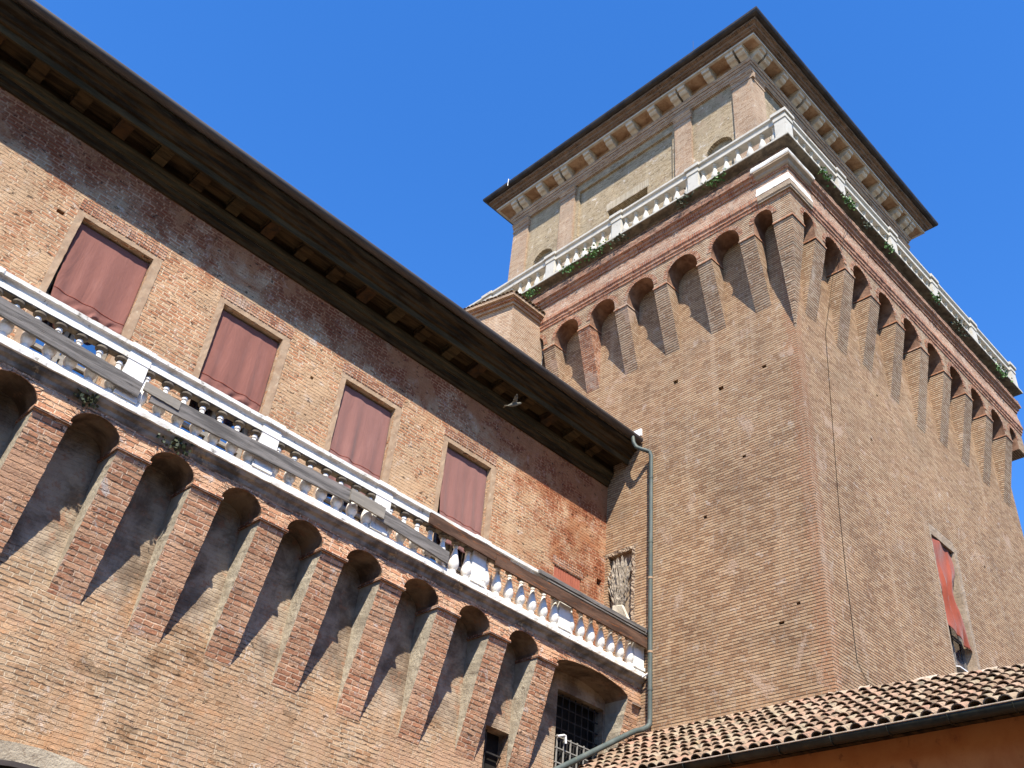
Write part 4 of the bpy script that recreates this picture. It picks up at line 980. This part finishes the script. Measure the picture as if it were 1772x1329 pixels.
roof.build('tiled_roof', M['tile'], low, merge=False)
b = MB(); yy = YE
while yy > -9:                                            # mortar fillet along the top
    h = .09+R_(-.03, .03) if yy > 0 else .12+R_(-.03, .03); y2 = yy-.22
    x_ = -.30+R_(-.04, .05) if yy < 0 else -.14+R_(-.05, .05)
    za, zb = ridge(yy), ridge(y2); b.q((x_, yy, za+KS*x_+.10), (x_, y2, zb+KS*x_+.10), (-.005 if y2 > -.1 else .0, y2, zb+h), (-.005 if y2 > -.1 else .0, yy, za+h))
    if y2 < 0: b.q((.0, yy, za+h), (.0, y2, zb+h), (.2, y2, zb-.05), (.2, yy, za-.05))
    yy = y2
o = b.build('mortar_fillet', M['mortar'], low); rough(o, .012, .12, 60)
gp = [(-3.12+.115*math.cos(a), 7.22+.115*math.sin(a)) for a in [math.pi+math.pi*k/10 for k in range(11)]]
b = MB()
for (xa, za), (xb, zb) in zip(gp, gp[1:]): b.q((xa, YE-.1, za), (xb, YE-.1, zb), (xb, -9.5, zb), (xa, -9.5, za))
gut = b.build('gutter', M['darkmetal'], low, smooth=True)
m = gut.modifiers.new('thickness', 'SOLIDIFY'); m.thickness = .006
y_ = YE-.6
while y_ > -9:
    b = MB(); b.tube([(x_, y_, z_-.004) for x_, z_ in [(-3.12+.121*math.cos(a), 7.22+.121*math.sin(a)) for a in [math.pi+math.pi*k/8 for k in range(9)]]], .012, 6); b.build('gutter_hook', M['darkmetal'], gut); y_ -= .95
b = MB(); b.tube([(-3.238, YE-.1, 7.222), (-3.238, -9.5, 7.222)], .012, 8); b.build('gutter_lip', M['mortar'], gut)

# ------------------------------------------------------------------ arched hood at the lower left
hood = thing('arched_hood', (-13.6, 5.4, 5.0), 'curved pale stone hood with dark metal edge low on the wing wall', 'hood')
def arc3(R0, R1, d0, d1, mat, name, cz=2.12, cxx=-12.5):
    b = MB(); n = 30
    for i in range(n):
        a0, a1 = math.pi*i/n, math.pi*(i+1)/n
        P = lambda a, r, d: WL(cxx-r*1.1*math.cos(a), cz+r*math.sin(a), d)
        b.q(P(a0, R1, d1), P(a1, R1, d1), P(a1, R0, d1), P(a0, R0, d1)); b.q(P(a0, R1, 0), P(a1, R1, 0), P(a1, R1, d1), P(a0, R1, d1)); b.q(P(a0, R0, 0), P(a1, R0, 0), P(a1, R0, d1), P(a0, R0, d1))
    return b.build(name, mat, hood)
arc3(3.05, 3.30, 0, .30, M['cheek'], 'stone_arch'); arc3(2.98, 3.048, 0, .36, M['gutter'], 'metal_edge'); arc3(2.6, 2.978, 0, .30, M['darkmetal'], 'metal_sheet')

# ------------------------------------------------------------------ cables, lightning rod
b = MB(); b.tube([(2.4, -.935, 24.62), (2.3, -.80, 24.0), (1.9, -.72, 22.9), (1.62, -.42, 21.5), (1.52, -.03, 19.6), (1.4, -.016, 18.0), (1.05, -.016, 14.0), (.98, -.016, 12.2), (.98, -.016, 10.25), (1.6, -.016, 9.6)], .006, 6)
tag(b.build('cable', M['wood']), 'thin dark cable running down the right face of the tower near its corner', 'cable')
b = MB(); b.tube([(-.3, 8.62, 23.7), (-.32, 8.55, 23.3), (-.42, 8.74, 22.4), (-.5, 8.76, 20.0)], .012, 6)
tag(b.build('cable', M['ironpale']), 'thin pale cable hanging from the cornice of the stair turret', 'cable')
b = MB(); b.tube([(2.2, 4.3, 34.3), (2.2, 4.3, 38.1)], [.02, .007], 6); tag(b.build('lightning_rod', M['iron']), 'thin lightning rod standing above the left eave of the tower', 'lightning rod')
b = MB(); b.tube([(.27, 12.55, 33.7), (.27, 12.55, 34.12), (.9, 12.5, 34.2)], .014, 6); tag(b.build('metal_strap', M['white']), 'pale metal strap over the tower gutter at its left end', 'strap')

# ------------------------------------------------------------------ plants in the cornices
def tuft(name, c, size, n, mat, label, group, seed, droop=.6, out=(-1, 0)):
    rnd = random.Random(seed); root = thing(name, c, label, 'plant', group)
    b = MB(); c = Vector(c)
    for _ in range(int(n*.62)):
        o_ = Vector((rnd.gauss(0, .30), rnd.gauss(0, .30), rnd.gauss(0, .24)))*size
        o_ += Vector((out[0]*abs(rnd.gauss(0, .12)), out[1]*abs(rnd.gauss(0, .12)), -abs(rnd.gauss(0, .22))*droop))*size
        if out[0]: o_.y *= 1.7; o_.x *= .5
        if out[1]: o_.x *= 1.7; o_.y *= .5
        L = rnd.uniform(.05, .10); d = Vector((rnd.uniform(-1, 1), rnd.uniform(-1, 1), rnd.uniform(-1, .6))).normalized(); s_ = d.cross(Vector((rnd.random(), rnd.random(), rnd.random()))).normalized()
        p = c+o_; b.t = rnd.random(); b.q(p, p+d*L*.5+s_*L*.45, p+d*L, p+d*L*.5-s_*L*.45)
    b.build('leaves', mat, root, merge=False)
    b = MB()
    for _ in range(5):
        e = Vector((rnd.uniform(-.3, .3)+out[0]*.15, rnd.uniform(-.3, .3)+out[1]*.15, rnd.uniform(-.4, .1)))*size; b.tube([c, c+e*.5+Vector((0, 0, .03)), c+e], [.008, .006, .003], 5)
    b.build('stems', M['wood'], root)
GP = 'plants growing from the tower cornice'
tuft('ivy_tuft', (-.93, 6.2, 24.80), .5, 170, M['leaf'], 'largest green ivy tuft on the left tower face, hanging below the balustrade midway', GP, 1)
tuft('ivy_tuft', (-.90, 7.35, 24.78), .32, 140, M['leaf'], 'small green ivy tuft below the balustrade, left of the largest tuft', GP, 2)
tuft('ivy_tuft', (-.90, 9.1, 24.72), .32, 100, M['leaf'], 'ivy tuft below the balustrade just above the stair turret roof', GP, 3)
tuft('ivy_tuft', (-.90, 1.55, 24.78), .4, 110, M['leaf'], 'dark ivy tuft below the left balustrade nearest the white corner stones', GP, 4)
tuft('ivy_tuft', (-.90, 2.75, 24.78), .42, 90, M['leaf_dark'], 'dry dark creeper below the second left pedestal from the tower corner', GP, 5)
tuft('ivy_tuft', (-.90, 5.2, 24.76), .36, 60, M['leaf_dark'], 'dark sparse creeper under the left balustrade, right of the largest green tuft', GP, 15)
tuft('ivy_tuft', (.95, -.95, 24.70), .30, 100, M['leaf'], 'green tuft on the right face of the tower nearest the corner stones', GP, 6, out=(0, -1))
tuft('ivy_tuft', (2.25, -.95, 24.72), .32, 120, M['leaf'], 'bright green tuft on the right face of the tower, second from the corner', GP, 7, out=(0, -1))
tuft('ivy_tuft', (4.6, -.95, 24.66), .28, 80, M['leaf'], 'green tuft on the right face below a pedestal, third green one from the corner', GP, 8, out=(0, -1))
tuft('ivy_tuft', (3.3, -.90, 24.62), .36, 60, M['leaf_dark'], 'dry dark creeper on the right face between the second and third green tufts', GP, 9, out=(0, -1))
tuft('ivy_tuft', (7.6, -.95, 24.66), .28, 80, M['leaf'], 'green tuft midway along the right face of the tower', GP, 10, out=(0, -1))
tuft('ivy_tuft', (9.3, -.92, 24.60), .45, 90, M['leaf_dark'], 'long dark creeper trailing along the right face of the tower beyond its middle', GP, 11, out=(0, -1))
tuft('ivy_tuft', (12.3, -.95, 24.66), .4, 110, M['leaf'], 'ivy tuft near the far right end of the tower balustrade', GP, 12, out=(0, -1))
GB = 'plants growing under the balcony slab'
tuft('grass_tuft', (-13.95, 4.80, 10.44), .2, 90, M['leaf_dark'], 'small dark tuft under the balcony slab at the left with a few dry stalks', GB, 13, out=(0, -1))
tuft('grass_tuft', (-12.35, 4.80, 10.42), .24, 110, M['leaf_dark'], 'dark mossy tuft under the balcony slab above the second whole arch', GB, 14, out=(0, -1))

# ------------------------------------------------------------------ bird
ray = (Matrix(RC).transposed() @ Vector(((890-886)/1726.38, (700-664.5)/1726.38, 1))).normalized()
bc = CAM+ray*22.5
bird = thing('flying_bird', bc, 'pale bird in flight in front of the dark wooden eaves', 'bird')
ax = Vector((.75, -.45, .45)).normalized()
b = MB(); b.tube([bc-ax*.17, bc-ax*.12, bc-ax*.03, bc+ax*.06, bc+ax*.11, bc+ax*.15, bc+ax*.18], [.012, .028, .048, .042, .030, .028, .006], 10)
b.q(bc-ax*.12+Vector((0, .02, .02)), bc-ax*.26+Vector((.03, .05, 0)), bc-ax*.27+Vector((-.03, -.05, 0)), bc-ax*.12-Vector((0, .02, .02)))
b.build('body', M['feather'], bird, smooth=True)
for s_ in (1, -1):
    wv = Vector((.35*s_, .55*s_, .55 if s_ > 0 else .25)).normalized(); b = MB()
    st = [bc+wv*k*.07+Vector((0, 0, .025*math.sin(k*.8))) for k in range(5)]; ch = [.10, .105, .095, .07, .01]
    for k in range(4): b.q(st[k]+ax*ch[k]*.5, st[k+1]+ax*ch[k+1]*.4, st[k+1]-ax*ch[k+1]*.7, st[k]-ax*ch[k]*.5)
    wg = b.build('wing', M['feather'], bird, smooth=True)
    mm = wg.modifiers.new('thickness', 'SOLIDIFY'); mm.thickness = .012
